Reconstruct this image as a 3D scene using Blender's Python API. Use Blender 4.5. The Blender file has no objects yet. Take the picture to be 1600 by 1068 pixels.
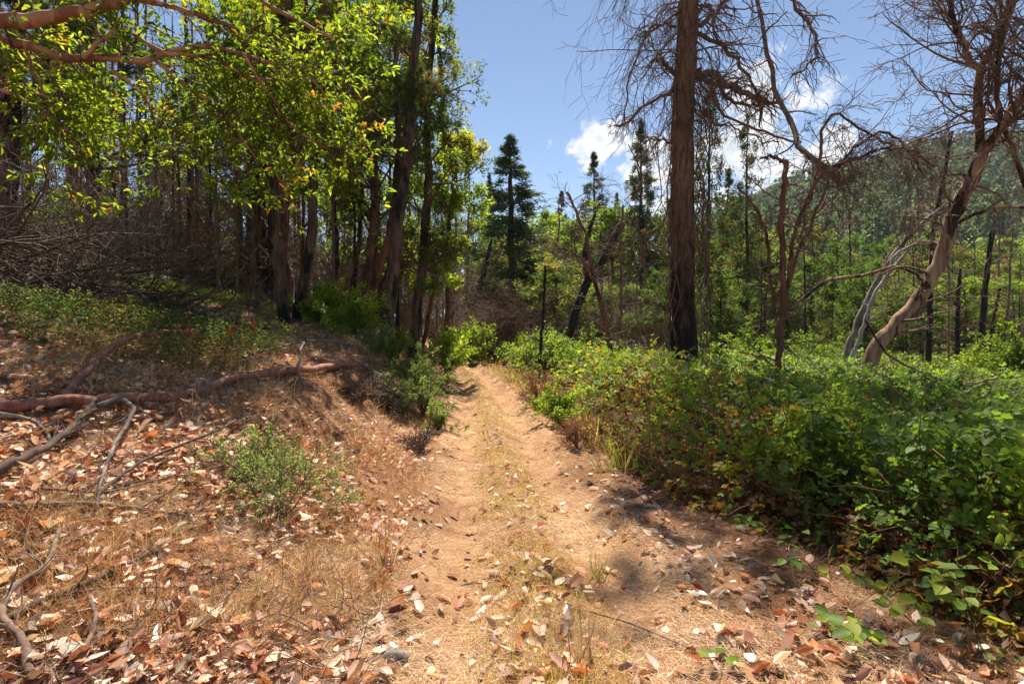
import bpy, math
import numpy as np
from mathutils import Vector

rng = np.random.default_rng(11)
R = math.radians
SC = bpy.context.scene
COL = SC.collection

# ------------------------------------------------------------------ camera
FPX, PITCH, CAMZ = 889.0, R(1.87), 1.6
cd = bpy.data.cameras.new('camera')
cd.lens = 20.0
cd.sensor_width = 36.0
cd.clip_start = 0.05
cd.clip_end = 6000
cam = bpy.data.objects.new('camera', cd)
COL.objects.link(cam)
cam.location = (0, 0, CAMZ)
cam.rotation_euler = (R(90) - PITCH, 0, 0)
SC.camera = cam

# ------------------------------------------------------------------ light
SUN_AZ, SUN_EL = R(2), R(60)
sdir = Vector((math.sin(SUN_AZ) * math.cos(SUN_EL), math.cos(SUN_AZ) * math.cos(SUN_EL), math.sin(SUN_EL)))
sl = bpy.data.lights.new('sun', 'SUN')
sl.energy = 5.0
sl.angle = R(0.53)
sl.color = (1.0, 0.93, 0.82)
so = bpy.data.objects.new('sun', sl)
COL.objects.link(so)
so.rotation_euler = sdir.to_track_quat('Z', 'Y').to_euler()
so.location = sdir * 50

W = bpy.data.worlds.new('World')
SC.world = W
W.use_nodes = True
nt = W.node_tree
for n in list(nt.nodes):
    nt.nodes.remove(n)
def N(tree, typ, **kw):
    n = tree.nodes.new(typ)
    for k, v in kw.items():
        if k.startswith('i_'):
            n.inputs[k[2:].replace('_', ' ')].default_value = v
        else:
            setattr(n, k, v)
    return n
out = N(nt, 'ShaderNodeOutputWorld')
bg = N(nt, 'ShaderNodeBackground')
bg.inputs['Strength'].default_value = 0.067
sky = N(nt, 'ShaderNodeTexSky', sky_type='NISHITA', sun_disc=False, sun_elevation=SUN_EL, sun_rotation=SUN_AZ,
        altitude=1500, air_density=1.0, dust_density=0.03, ozone_density=0.9)
tc = N(nt, 'ShaderNodeTexCoord')
def vmath(op, a, b=None):
    n = N(nt, 'ShaderNodeVectorMath', operation=op)
    for i, v in enumerate((a, b)):
        if v is None: continue
        if isinstance(v, (tuple, list)): n.inputs[i].default_value = v
        else: nt.links.new(v, n.inputs[i])
    return n
def fmath(op, a, b=None, c=None, clamp=False, tree=None):
    t = tree or nt
    n = N(t, 'ShaderNodeMath', operation=op, use_clamp=clamp)
    for i, v in enumerate((a, b, c)):
        if v is None: continue
        if isinstance(v, (int, float)): n.inputs[i].default_value = v
        else: t.links.new(v, n.inputs[i])
    return n.outputs[0]
def pixdir(px, py):
    d = np.array([(px - 800) / FPX, math.cos(PITCH) + (534 - py) / FPX * math.sin(PITCH), -math.sin(PITCH) + (534 - py) / FPX * math.cos(PITCH)])
    return d / np.linalg.norm(d)
# cumulus: a few billowing banks of cloud low in the sky, ragged by fractal noise
dirn = vmath('NORMALIZE', tc.outputs['Generated']).outputs[0]
noi = N(nt, 'ShaderNodeTexNoise')
noi.inputs['Scale'].default_value = 17.0
noi.inputs['Detail'].default_value = 9.0
noi.inputs['Roughness'].default_value = 0.62
nt.links.new(dirn, noi.inputs['Vector'])
cover = None
for (px, py, sx, sy, amp) in [(936, 226, 40, 27, 1.25), (918, 262, 20, 10, .9), (1035, 250, 70, 56, 1.15), (1185, 165, 56, 44, 1.2), (1150, 235, 130, 60, 1.1),
                         (1215, 262, 60, 24, 1.05), (1090, 300, 120, 45, 1.0), (1418, 224, 22, 12, .8), (1600, 300, 120, 30, .7), (1020, 195, 30, 14, .8),
                         (420, 420, 160, 40, .8), (-500, 380, 300, 60, 1.), (2400, 300, 320, 70, 1.)]:
    c = pixdir(px, py)
    df = vmath('SUBTRACT', dirn, tuple(c)).outputs[0]
    k = np.linalg.norm([(px - 800) / FPX, 1])
    sc_ = vmath('MULTIPLY', df, (FPX / sx * k, FPX / sx * k, FPX / sy * k)).outputs[0]
    ln = vmath('LENGTH', sc_).outputs['Value']
    m = fmath('SUBTRACT', amp, fmath('MULTIPLY', ln, 0.6))
    cover = m if cover is None else fmath('MAXIMUM', cover, m)
dens = fmath('ADD', cover, fmath('MULTIPLY', fmath('SUBTRACT', noi.outputs['Fac'], 0.5), 3.1))
mask = fmath('MULTIPLY', fmath('SUBTRACT', dens, 0.42), 3.2, clamp=True)
noi2 = N(nt, 'ShaderNodeTexNoise')
noi2.inputs['Scale'].default_value = 40.0
noi2.inputs['Detail'].default_value = 6.0
nt.links.new(vmath('ADD', dirn, (0, 0, .012)).outputs[0], noi2.inputs['Vector'])
cl = N(nt, 'ShaderNodeMix', data_type='RGBA')
cl.inputs[6].default_value = (5.2, 5.6, 6.2, 1)
cl.inputs[7].default_value = (8.6, 8.5, 8.4, 1)
nt.links.new(fmath('MULTIPLY', fmath('SUBTRACT', noi2.outputs['Fac'], 0.36), 4.0, clamp=True), cl.inputs[0])
mixw = N(nt, 'ShaderNodeMix', data_type='RGBA')
nt.links.new(fmath('MULTIPLY', mask, 0.92), mixw.inputs[0])
nt.links.new(sky.outputs[0], mixw.inputs[6])
nt.links.new(cl.outputs[2], mixw.inputs[7])
nt.links.new(mixw.outputs[2], bg.inputs['Color'])
nt.links.new(bg.outputs[0], out.inputs[0])

SC.view_settings.view_transform = 'Standard'
SC.view_settings.look = 'None'
SC.view_settings.exposure = 1.1
SC.view_settings.gamma = 1
SC.view_settings.use_curve_mapping = False
SC.render.engine = 'CYCLES'
cy = SC.cycles
cy.max_bounces = 8
cy.diffuse_bounces = 4
cy.glossy_bounces = 2
cy.transmission_bounces = 5
cy.transparent_max_bounces = 6
cy.sample_clamp_indirect = 6.0
cy.use_denoising = True
cy.use_adaptive_sampling = True
cy.adaptive_threshold = 0.02

# ------------------------------------------------------------------ numeric helpers
def at(px, py, Y):
    d = pixdir(px, py)
    return np.array([d[0] / d[1] * Y, Y, CAMZ + d[2] / d[1] * Y])
def nrm(v):
    return v / np.maximum(np.linalg.norm(v, axis=-1, keepdims=True), 1e-9)
def _h(ix, iy, iz, s):
    h = (ix.astype(np.int64) * 374761393 + iy.astype(np.int64) * 668265263 + iz.astype(np.int64) * 2147483647 + s * 974711) & 0xffffffff
    h = ((h ^ (h >> 13)) * 1274126177) & 0xffffffff
    h = ((h ^ (h >> 16)) * 2246822519) & 0xffffffff
    return ((h ^ (h >> 15)) & 0xffffff) / float(0xffffff)
def vn(p, s=0):
    i = np.floor(p).astype(np.int64); f = p - i; f = f * f * (3 - 2 * f)
    r = 0
    for a in (0, 1):
        wa = f[..., 0] if a else 1 - f[..., 0]
        for b in (0, 1):
            wb = f[..., 1] if b else 1 - f[..., 1]
            for c in (0, 1):
                wc = f[..., 2] if c else 1 - f[..., 2]
                r = r + wa * wb * wc * _h(i[..., 0] + a, i[..., 1] + b, i[..., 2] + c, s)
    return r
def fbm(x, y, z=0., sc=1., o=3, s=0):
    x, y = np.asarray(x, float), np.asarray(y, float)
    p = np.stack([x, y, np.zeros_like(x) + z], -1) * sc
    r, a, t = 0, 1., 0
    for k in range(o):
        r = r + a * vn(p * 2 ** k + 17.3 * k, s + k); t += a; a *= .5
    return r / t
def sst(t):
    t = np.clip(t, 0, 1); return t * t * (3 - 2 * t)

# ------------------------------------------------------------------ terrain
_Y = np.arange(-10, 70, .1)
_pl = np.interp(_Y, [-10, 0, 2.5, 3.6, 4.8, 7.3, 10.5, 15, 22, 27, 32, 38, 46, 70], [-.9, -.75, -.74, -.76, -.85, -.95, -1.2, -1.69, -2.6, -3.3, -5, -8.5, -14, -34])
_pr = np.interp(_Y, [-10, 0, 2.5, 3.6, 4.8, 7.3, 10.5, 15, 22, 27, 32, 38, 46, 70], [2.0, 1.7, 1.55, 1.38, 1.18, .88, .62, .0, -1.1, -1.8, -3.2, -6, -11, -31])
_k = np.ones(21) / 21
_pl = np.convolve(np.pad(_pl, 10, 'edge'), _k, 'valid'); _pr = np.convolve(np.pad(_pr, 10, 'edge'), _k, 'valid')
def xl(y): return np.interp(y, _Y, _pl)
def xr(y): return np.interp(y, _Y, _pr)
_ra = [(-3000, 560), (500, 520), (800, 500), (1000, 440), (1100, 372), (1200, 318), (1300, 282), (1400, 262), (1450, 250), (1530, 242), (1620, 236), (1900, 230), (3000, 300)]
_RA = np.array([(p - 800) / FPX for p, r in _ra]); _RZ = np.array([(505 - r) / FPX for p, r in _ra])
def hgt(x, y):
    x, y = np.asarray(x, float), np.asarray(y, float)
    e = (fbm(x, y, 0, .9, 2, 5) - .5) * .5
    d = np.maximum(0, xl(y) - x + e * np.clip((xl(y) - x) * 2, 0, 1))
    B = np.interp(y, [-5, 0, 3, 7, 12, 30], [.1, .15, .33, .85, 1.2, 1.2])
    z = B * sst(d / 1.9) + .19 * np.clip(d - 1, 0, 14) * np.interp(y, [0, 3, 8], [.3, .6, 1.])
    z = z + np.clip(.07 * (y - 27), 0, 1.1) * (1 - sst((x - 4) / 8)) * np.clip((60 - y) / 30, 0, 1) * sst(-(xl(y) - x) / 2 + .0)
    r = np.maximum(0, x - xr(y))
    z = z - .22 * sst(r / 4)
    off = np.clip(np.maximum(xl(y) - x, x - xr(y)) / .6, 0, 1)
    z = z + (fbm(x, y, 0, .35, 3, 9) - .5) * .35 * off * np.clip(y / 4, 0, 1) + (fbm(x, y, 0, 3., 2, 3) - .5) * (.012 + .06 * off)
    c = (x - xl(y) - .43 * (xr(y) - xl(y))) / np.maximum((xr(y) - xl(y)) * .43, .3)
    z = z + (1 - off) * .06 * np.cos(c * math.pi * 2) * (np.abs(c) < 1)
    yy = np.maximum(y, 1)
    a = x / yy
    hz = np.interp(a, _RA, _RZ) * 450
    t = np.clip((y - 120) / 330, 0, 1)
    big = hz * t ** 1.15 * (1 - .5 * np.clip((y - 450) / 600, 0, 1)) + (fbm(x, y, 0, .012, 3, 21) - .5) * 16 * np.clip((y - 140) / 150, 0, 1)
    return z + np.where(y > 115, np.maximum(big, 0) * (y > 120), 0)
def groundpt(px, py, lift=0.0):
    d = pixdir(px, py); o = np.array([0, 0, CAMZ])
    t = np.concatenate([np.arange(1.0, 40, .04), np.arange(40, 300, 1.)])
    p = o + d * t[:, None]
    below = np.nonzero(p[:, 2] < hgt(p[:, 0], p[:, 1]))[0]
    i = below[0] if len(below) else len(t) - 1
    q = p[i].copy(); q[2] = hgt(q[0], q[1]) + lift
    return q

# ------------------------------------------------------------------ mesh helpers
class Geo:
    def __init__(s): s.V, s.Q, s.T, s.C, s.n = [], [], [], [], 0
    def add(s, V, F, C=None):
        V = np.asarray(V, float).reshape(-1, 3); F = np.asarray(F)
        (s.Q if F.shape[-1] == 4 else s.T).append(F.reshape(-1, F.shape[-1]) + s.n)
        s.V.append(V)
        if C is None: C = np.ones((len(V), 3))
        C = np.broadcast_to(np.asarray(C, float), (len(V), 3))
        s.C.append(C); s.n += len(V)
    def mesh(s, name, mats, origin=(0, 0, 0), smooth=False):
        me = bpy.data.meshes.new(name)
        if s.n == 0: return me
        V = np.concatenate(s.V) - np.asarray(origin)
        q = np.concatenate(s.Q) if s.Q else np.zeros((0, 4), int)
        t = np.concatenate(s.T) if s.T else np.zeros((0, 3), int)
        me.vertices.add(len(V)); me.vertices.foreach_set('co', V.astype(np.float32).ravel())
        lp = np.concatenate([q.ravel(), t.ravel()]).astype(np.int32)
        me.loops.add(len(lp)); me.loops.foreach_set('vertex_index', lp)
        st = np.concatenate([np.arange(len(q)) * 4, len(q) * 4 + np.arange(len(t)) * 3]).astype(np.int32)
        me.polygons.add(len(st)); me.polygons.foreach_set('loop_start', st)
        if smooth: me.polygons.foreach_set('use_smooth', np.ones(len(st), bool))
        me.update(calc_edges=True)
        ca = me.attributes.new('tint', 'FLOAT_COLOR', 'POINT')
        c = np.concatenate(s.C); c = np.concatenate([c, np.ones((len(c), 1))], 1)
        ca.data.foreach_set('color', c.astype(np.float32).ravel())
        me.materials.append(mats)
        return me
def link(name, me, parent=None, loc=(0, 0, 0)):
    o = bpy.data.objects.new(name, me); COL.objects.link(o)
    o.location = [float(v) for v in loc]
    if parent is not None: o.parent = parent
    return o
def tag(o, label=None, cat=None, group=None, kind=None):
    if label: o['label'] = label
    if cat: o['category'] = cat
    if group: o['group'] = group
    if kind: o['kind'] = kind
    return o
def thing(name, loc, label, cat, group=None):
    return tag(link(name, None, None, loc), label, cat, group)
def tubes(paths, radii, S=5, cap=False):
    paths = np.asarray(paths, float); radii = np.asarray(radii, float)
    if cap:
        paths = np.concatenate([paths, paths[:, -1:] + nrm(paths[:, -1:] - paths[:, -2:-1]) * radii[:, -1:, None] * .3], 1)
        radii = np.concatenate([radii, radii[:, -1:] * .02], 1)
    B, P, _ = paths.shape
    T = nrm(np.gradient(paths, axis=1))
    ref = np.cross(T.mean(1), rng.normal(size=(B, 3))); ref = nrm(ref)[:, None, :]
    A = nrm(np.cross(T, ref)); Bv = np.cross(T, A)
    th = np.arange(S) / S * 2 * np.pi
    V = paths[:, :, None, :] + radii[:, :, None, None] * (np.cos(th)[None, None, :, None] * A[:, :, None, :] + np.sin(th)[None, None, :, None] * Bv[:, :, None, :])
    b, p, s = np.meshgrid(np.arange(B), np.arange(P - 1), np.arange(S), indexing='ij')
    i = lambda pp, ss: (b * P + pp) * S + ss % S
    F = np.stack([i(p, s), i(p, s + 1), i(p + 1, s + 1), i(p + 1, s)], -1).reshape(-1, 4)
    return V.reshape(-1, 3), F
def grow(s, d, L, P=6, wig=.15, grav=0., up=0., drift=.08):
    B = len(s); pts = np.zeros((B, P, 3)); pts[:, 0] = s; d = nrm(d); st = (np.broadcast_to(L, (B,)) / (P - 1))[:, None]
    dr = rng.normal(0, drift, (B, 3))
    for i in range(1, P):
        d = nrm(d + rng.normal(0, wig, (B, 3)) + dr + np.array([0, 0, -grav + up]))
        pts[:, i] = pts[:, i - 1] + d * st
    return pts
def kids(paths, radii, n, t0, t1, ang, av=.25, flat=0., tp=1.):
    B, P, _ = paths.shape
    idx = np.repeat(np.arange(B), n); M = len(idx)
    t = (t0 + (t1 - t0) * rng.uniform(0, 1, M) ** tp) * (P - 1); i = np.minimum(t.astype(int), P - 2); f = (t - i)[:, None]
    pos = paths[idx, i] * (1 - f) + paths[idx, i + 1] * f
    tan = nrm(paths[idx, i + 1] - paths[idx, i])
    rad = radii[idx, i] * (1 - f[:, 0]) + radii[idx, i + 1] * f[:, 0]
    v = rng.normal(size=(M, 3)); v[:, 2] *= (1 - flat); v -= (v * tan).sum(1, keepdims=True) * tan; v = nrm(v)
    a = (ang + rng.normal(0, av, M))[:, None]
    return pos, nrm(np.cos(a) * tan + np.sin(a) * v), rad, idx, t / (P - 1)
LEAF4 = (np.array([(0, 0, 0), (.3, .46, .10), (.72, .36, .08), (1, 0, -.10), (.72, -.36, .08), (.3, -.46, .10)]), np.array([(0, 1, 2, 3), (0, 3, 4, 5)]))
LEAF2 = (np.array([(0, 0, 0), (.45, .5, .12), (1, 0, -.06), (.45, -.5, .12)]), np.array([(0, 2, 1), (0, 3, 2)]))
def _triple(T):
    V, F = [], []
    for k, (a, s, o) in enumerate([(0, 1, .35), (1.25, .82, .1), (-1.25, .82, .1)]):
        v = T[0].copy() * s * .62; v[:, 0] += o * .6
        V.append(np.stack([v[:, 0] * math.cos(a) - v[:, 1] * math.sin(a), v[:, 0] * math.sin(a) + v[:, 1] * math.cos(a), v[:, 2] - .05 * (v[:, 0] ** 2)], 1)); F.append(T[1] + k * len(v))
    return np.concatenate(V), np.concatenate(F)
TRI4, TRI2 = _triple(LEAF4), _triple(LEAF2)
LITTER = (np.array([(0, 0, .02), (.22, .32, .13), (.25, 0, .0), (.22, -.34, .10), (.62, .36, .17), (.62, 0, .03), (.6, -.33, .2), (1, .02, .12)]),
          np.array([(0, 2, 1), (0, 3, 2), (1, 2, 4), (2, 5, 4), (2, 3, 5), (3, 6, 5), (4, 5, 7), (5, 6, 7)]))
BLADE = (np.array([(0, .5, 0), (0, -.5, 0), (1, 0, .0)]), np.array([(0, 1, 2)]))
def blade3():
    return (np.array([(0, .5, 0), (0, -.5, 0), (.55, .38, .08), (.55, -.38, .08), (1, 0, -.06)]), np.array([(0, 1, 3), (0, 3, 2), (2, 3, 4)]))
def tuft(n, spread, seed):
    r = np.random.default_rng(seed); V, F = [], []
    for k in range(n):
        a, e = r.uniform(0, 6.28), r.uniform(.1, spread)
        d = np.array([math.cos(e), math.sin(e) * math.cos(a), math.sin(e) * math.sin(a)]); L = r.uniform(.7, 1)
        s = nrm(np.cross(d, r.normal(size=3)))
        V += [s * .018, -s * .018, d * L]; F.append((3 * k, 3 * k + 1, 3 * k + 2))
    return np.array(V), np.array(F)
def leaves(g, pos, d, up, L, wr, T, C):
    n = len(pos)
    if n == 0: return
    d = nrm(d); side = nrm(np.cross(up, d)); nn = np.cross(d, side)
    L = np.broadcast_to(L, (n,)); wr = np.broadcast_to(wr, (n,)); tv, tf = T
    V = pos[:, None] + (L[:, None] * tv[:, 0])[..., None] * d[:, None] + ((L * wr)[:, None] * tv[:, 1])[..., None] * side[:, None] + (L[:, None] * tv[:, 2])[..., None] * nn[:, None]
    F = (np.arange(n) * len(tv))[:, None, None] + tf[None]
    g.add(V.reshape(-1, 3), F.reshape(-1, tf.shape[1]), np.repeat(C, len(tv), 0))
def pick(pal, n, jit=.18, key=None):
    c = np.array([p[:3] for p in pal], float); w = np.array([p[3] if len(p) > 3 else 1. for p in pal]); w = w / w.sum()
    if key is None: i = rng.choice(len(c), n, p=w)
    else: i = np.searchsorted(np.cumsum(w), np.clip(key + rng.normal(0, .12, n), 0, .999))
    return c[np.minimum(i, len(c) - 1)] * np.exp(rng.normal(0, jit, (n, 1))) * np.exp(rng.normal(0, .05, (n, 3)))

# ------------------------------------------------------------------ materials
def newmat(name):
    m = bpy.data.materials.new(name); m.use_nodes = True
    for n in list(m.node_tree.nodes): m.node_tree.nodes.remove(n)
    return m, m.node_tree
def leafmat(name, trans=.5, rough=.55, tmul=(1.7, 1.7, .7), spec=.18, rnd=.25):
    m, t = newmat(name)
    o = N(t, 'ShaderNodeOutputMaterial'); a = N(t, 'ShaderNodeAttribute', attribute_name='tint')
    oi = N(t, 'ShaderNodeObjectInfo')
    br = fmath('ADD', fmath('MULTIPLY', oi.outputs['Random'], rnd, tree=t), 1 - rnd / 2, tree=t)
    h = N(t, 'ShaderNodeVectorMath', operation='SCALE')
    t.links.new(a.outputs['Color'], h.inputs[0]); t.links.new(br, h.inputs['Scale'])
    p = N(t, 'ShaderNodeBsdfPrincipled'); p.inputs['Roughness'].default_value = rough
    p.inputs['Specular IOR Level'].default_value = spec
    t.links.new(h.outputs[0], p.inputs['Base Color'])
    tm = N(t, 'ShaderNodeVectorMath', operation='MULTIPLY'); tm.inputs[1].default_value = tmul
    t.links.new(h.outputs[0], tm.inputs[0])
    tr = N(t, 'ShaderNodeBsdfTranslucent'); t.links.new(tm.outputs[0], tr.inputs['Color'])
    mx = N(t, 'ShaderNodeMixShader'); mx.inputs[0].default_value = trans
    t.links.new(p.outputs[0], mx.inputs[1]); t.links.new(tr.outputs[0], mx.inputs[2]); t.links.new(mx.outputs[0], o.inputs[0])
    return m
def barkmat(name, c1, c2, c3=None, zchar=None, zs=1.5, scale=9., bump=.5, rough=.9, stretch=.22, patch=1.3):
    m, t = newmat(name)
    o = N(t, 'ShaderNodeOutputMaterial'); tcn = N(t, 'ShaderNodeTexCoord')
    mp = N(t, 'ShaderNodeMapping'); mp.inputs['Scale'].default_value = (1, 1, stretch)
    t.links.new(tcn.outputs['Object'], mp.inputs[0])
    n1 = N(t, 'ShaderNodeTexNoise'); n1.inputs['Scale'].default_value = scale; n1.inputs['Detail'].default_value = 6; n1.inputs['Roughness'].default_value = .65
    t.links.new(mp.outputs[0], n1.inputs[0])
    n2 = N(t, 'ShaderNodeTexNoise'); n2.inputs['Scale'].default_value = patch; n2.inputs['Detail'].default_value = 4
    mp2 = N(t, 'ShaderNodeMapping'); mp2.inputs['Scale'].default_value = (2.2, 2.2, .55); t.links.new(tcn.outputs['Object'], mp2.inputs[0]); t.links.new(mp2.outputs[0], n2.inputs[0])
    n2.inputs['Roughness'].default_value = .65
    rp = N(t, 'ShaderNodeValToRGB'); rp.color_ramp.elements[0].position = .36; rp.color_ramp.elements[1].position = .66
    rp.color_ramp.elements[0].color = (*c1, 1); rp.color_ramp.elements[1].color = (*c2, 1)
    t.links.new(n1.outputs['Fac'], rp.inputs[0]); colr = rp.outputs[0]
    if c3 is not None:
        mx = N(t, 'ShaderNodeMix', data_type='RGBA'); mx.inputs[7].default_value = (*c3, 1)
        f = fmath('MULTIPLY', fmath('SUBTRACT', n2.outputs['Fac'], .49, tree=t), 14., clamp=True, tree=t)
        if zchar is not None:
            sp = N(t, 'ShaderNodeSeparateXYZ'); t.links.new(tcn.outputs['Object'], sp.inputs[0])
            zz = fmath('DIVIDE', fmath('SUBTRACT', zchar, sp.outputs['Z'], tree=t), zs, tree=t)
            f = fmath('ADD', fmath('ADD', zz, .4, tree=t), fmath('MULTIPLY', fmath('SUBTRACT', n2.outputs['Fac'], .5, tree=t), 5., tree=t), clamp=True, tree=t)
        t.links.new(fmath('MULTIPLY', f, .93, tree=t), mx.inputs[0]); t.links.new(colr, mx.inputs[6]); colr = mx.outputs[2]
    p = N(t, 'ShaderNodeBsdfPrincipled'); p.inputs['Roughness'].default_value = rough; p.inputs['Specular IOR Level'].default_value = .25
    bp = N(t, 'ShaderNodeBump'); bp.inputs['Strength'].default_value = bump; bp.inputs['Distance'].default_value = .03
    t.links.new(n1.outputs['Fac'], bp.inputs['Height']); t.links.new(bp.outputs[0], p.inputs['Normal'])
    t.links.new(colr, p.inputs['Base Color']); t.links.new(p.outputs[0], o.inputs[0])
    return m
def soilmat(name, cols, scale=3., bump=.6, gr=None):
    m, t = newmat(name)
    o = N(t, 'ShaderNodeOutputMaterial'); tcn = N(t, 'ShaderNodeTexCoord')
    n1 = N(t, 'ShaderNodeTexNoise'); n1.inputs['Scale'].default_value = scale; n1.inputs['Detail'].default_value = 8; n1.inputs['Roughness'].default_value = .7
    n2 = N(t, 'ShaderNodeTexNoise'); n2.inputs['Scale'].default_value = 60; n2.inputs['Detail'].default_value = 4; n2.inputs['Roughness'].default_value = .7
    t.links.new(tcn.outputs['Object'], n1.inputs[0]); t.links.new(tcn.outputs['Object'], n2.inputs[0])
    rp = N(t, 'ShaderNodeValToRGB')
    e = rp.color_ramp.elements; e[0].position = .3; e[0].color = (*cols[0], 1); e[1].position = .72; e[1].color = (*cols[-1], 1)
    for k, c in enumerate(cols[1:-1]):
        q = e.new(.3 + .42 * (k + 1) / (len(cols) - 1)); q.color = (*c, 1)
    t.links.new(fmath('ADD', fmath('MULTIPLY', n1.outputs['Fac'], .6, tree=t), fmath('MULTIPLY', n2.outputs['Fac'], .4, tree=t), tree=t), rp.inputs[0])
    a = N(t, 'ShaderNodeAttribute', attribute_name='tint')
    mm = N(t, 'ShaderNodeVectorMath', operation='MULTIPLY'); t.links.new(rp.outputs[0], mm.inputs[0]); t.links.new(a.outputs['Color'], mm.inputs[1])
    p = N(t, 'ShaderNodeBsdfPrincipled'); p.inputs['Roughness'].default_value = .95; p.inputs['Specular IOR Level'].default_value = .15
    bp = N(t, 'ShaderNodeBump'); bp.inputs['Strength'].default_value = bump; bp.inputs['Distance'].default_value = .03
    t.links.new(n2.outputs['Fac'], bp.inputs['Height']); t.links.new(bp.outputs[0], p.inputs['Normal'])
    t.links.new(mm.outputs[0], p.inputs['Base Color']); t.links.new(p.outputs[0], o.inputs[0])
    return m

M_LEAF = leafmat('madrone_leaf', .62)
M_LEAFD = leafmat('forest_leaf', .6)
M_BRAM = leafmat('bramble_leaf', .5, .5)
M_NEED = leafmat('needles', .35, .6, (1.4, 1.4, .7), .2)
M_FAR = leafmat('far_needles', .45, .9, (1.5, 1.5, 1.0), .03, .5)
M_DRY = leafmat('dry_leaf', .25, .6, (1.2, .9, .6), .3, .3)
M_STRAW = leafmat('straw', .3, .6, (1.1, 1.0, .7), .3, 0)
M_GRASS = leafmat('grass_blade', .4, .5)
M_BARK = barkmat('pine_bark', (.08, .045, .03), (.32, .19, .12), (.014, .012, .011), 3.1, 1.2, 14., 1.)
M_BARKD = barkmat('dark_bark', (.045, .03, .022), (.17, .105, .07), (.012, .011, .010), None, 1, 10., .8)
M_RED = barkmat('red_bark', (.09, .04, .025), (.28, .13, .07), (.04, .025, .02), None, 1, 6., .4)
M_TAN = barkmat('tan_limb', (.30, .15, .08), (.48, .28, .16), (.2, .08, .04), None, 1, 5., .25, .7)
M_TWIG = barkmat('dead_twig', (.09, .055, .038), (.27, .175, .12), None, None, 1, 20., .3)
M_TWIGD = barkmat('dark_twig', (.05, .034, .026), (.15, .105, .08), None, None, 1, 20., .3)
M_GREY = barkmat('grey_wood', (.12, .095, .075), (.30, .25, .205), (.08, .06, .045), None, 1, 14., .4)
M_WOOD = barkmat('bare_wood', (.19, .10, .06), (.50, .31, .19), (.018, .013, .011), None, 1, 9., .9, .85, .12, 2.2)
M_CHAR = barkmat('charred_bark', (.010, .009, .009), (.04, .033, .028), None, None, 1, 12., .9)
M_LOG = barkmat('red_log', (.17, .06, .04), (.40, .18, .12), (.30, .15, .10), None, 1, 12., .7, .8)
M_SOIL = soilmat('forest_floor', [(.03, .017, .011), (.16, .075, .04), (.38, .185, .10), (.48, .29, .175)], 5.)
M_PATH = soilmat('dry_path', [(.10, .05, .025), (.34, .185, .09), (.47, .28, .15), (.56, .37, .225)], 5., .8)

# ------------------------------------------------------------------ ground and path
def axis(lo, a, b, hi, step, q):
    m = list(np.arange(a, b + 1e-6, step)); s = step; v = m[-1]; up = []
    while v < hi: s *= q; v += s; up.append(v)
    s = step; v = m[0]; dn = []
    while v > lo: s *= q; v -= s; dn.append(v)
    return np.array(dn[::-1] + m + up)
gx = axis(-1500, -8, 5, 1500, .12, 1.085); gy = axis(-60, .6, 14, 1600, .12, 1.07)
X, Yg = np.meshgrid(gx, gy, indexing='ij')
Z = hgt(X, Yg)
ins = np.minimum(X - xl(Yg), xr(Yg) - X)
Z = Z - .09 * sst((ins + .02) / .2) * (Yg < 60)
nx, ny = len(gx), len(gy)
ii, jj = np.meshgrid(np.arange(nx - 1), np.arange(ny - 1), indexing='ij')
F = np.stack([ii * ny + jj, (ii + 1) * ny + jj, (ii + 1) * ny + jj + 1, ii * ny + jj + 1], -1).reshape(-1, 4)
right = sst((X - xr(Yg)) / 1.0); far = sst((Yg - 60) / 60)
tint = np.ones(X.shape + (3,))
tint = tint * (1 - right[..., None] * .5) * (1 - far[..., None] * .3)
tint[..., 1] *= 1 + .5 * far; tint[..., 0] *= 1 - .45 * far
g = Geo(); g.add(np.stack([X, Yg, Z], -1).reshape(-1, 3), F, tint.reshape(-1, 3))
ground = tag(link('ground', g.mesh('ground', M_SOIL, smooth=True)), kind='structure')

ps = np.arange(-4, 60, .1); pt = np.linspace(-.06, 1.06, 34)
PX = xl(ps)[:, None] + (xr(ps) - xl(ps))[:, None] * pt[None]
wob = (fbm(np.repeat(ps[:, None], 34, 1), np.repeat(pt[None] > .5, len(ps), 0) * 9., 0, 1.1, 3, 31) - .5) * .35
PX = PX + wob * np.clip(np.abs(pt - .5) * 2, 0, 1)[None] ** 2
PY = np.repeat(ps[:, None], 34, 1)
PZ = hgt(PX, PY) + .012 - .12 * (np.abs(pt - .5) > .53)[None]
ii, jj = np.meshgrid(np.arange(len(ps) - 1), np.arange(33), indexing='ij')
F = np.stack([ii * 34 + jj, ii * 34 + jj + 1, (ii + 1) * 34 + jj + 1, (ii + 1) * 34 + jj], -1).reshape(-1, 4)
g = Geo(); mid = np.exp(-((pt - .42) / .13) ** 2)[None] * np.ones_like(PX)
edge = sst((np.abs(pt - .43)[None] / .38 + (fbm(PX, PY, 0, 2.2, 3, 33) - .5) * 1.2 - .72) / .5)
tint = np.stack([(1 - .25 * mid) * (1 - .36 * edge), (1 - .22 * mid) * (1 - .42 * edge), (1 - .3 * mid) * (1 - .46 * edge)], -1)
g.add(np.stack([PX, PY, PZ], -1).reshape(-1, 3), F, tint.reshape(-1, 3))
path = tag(link('path', g.mesh('path', M_PATH, smooth=True)), kind='structure')

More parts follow.
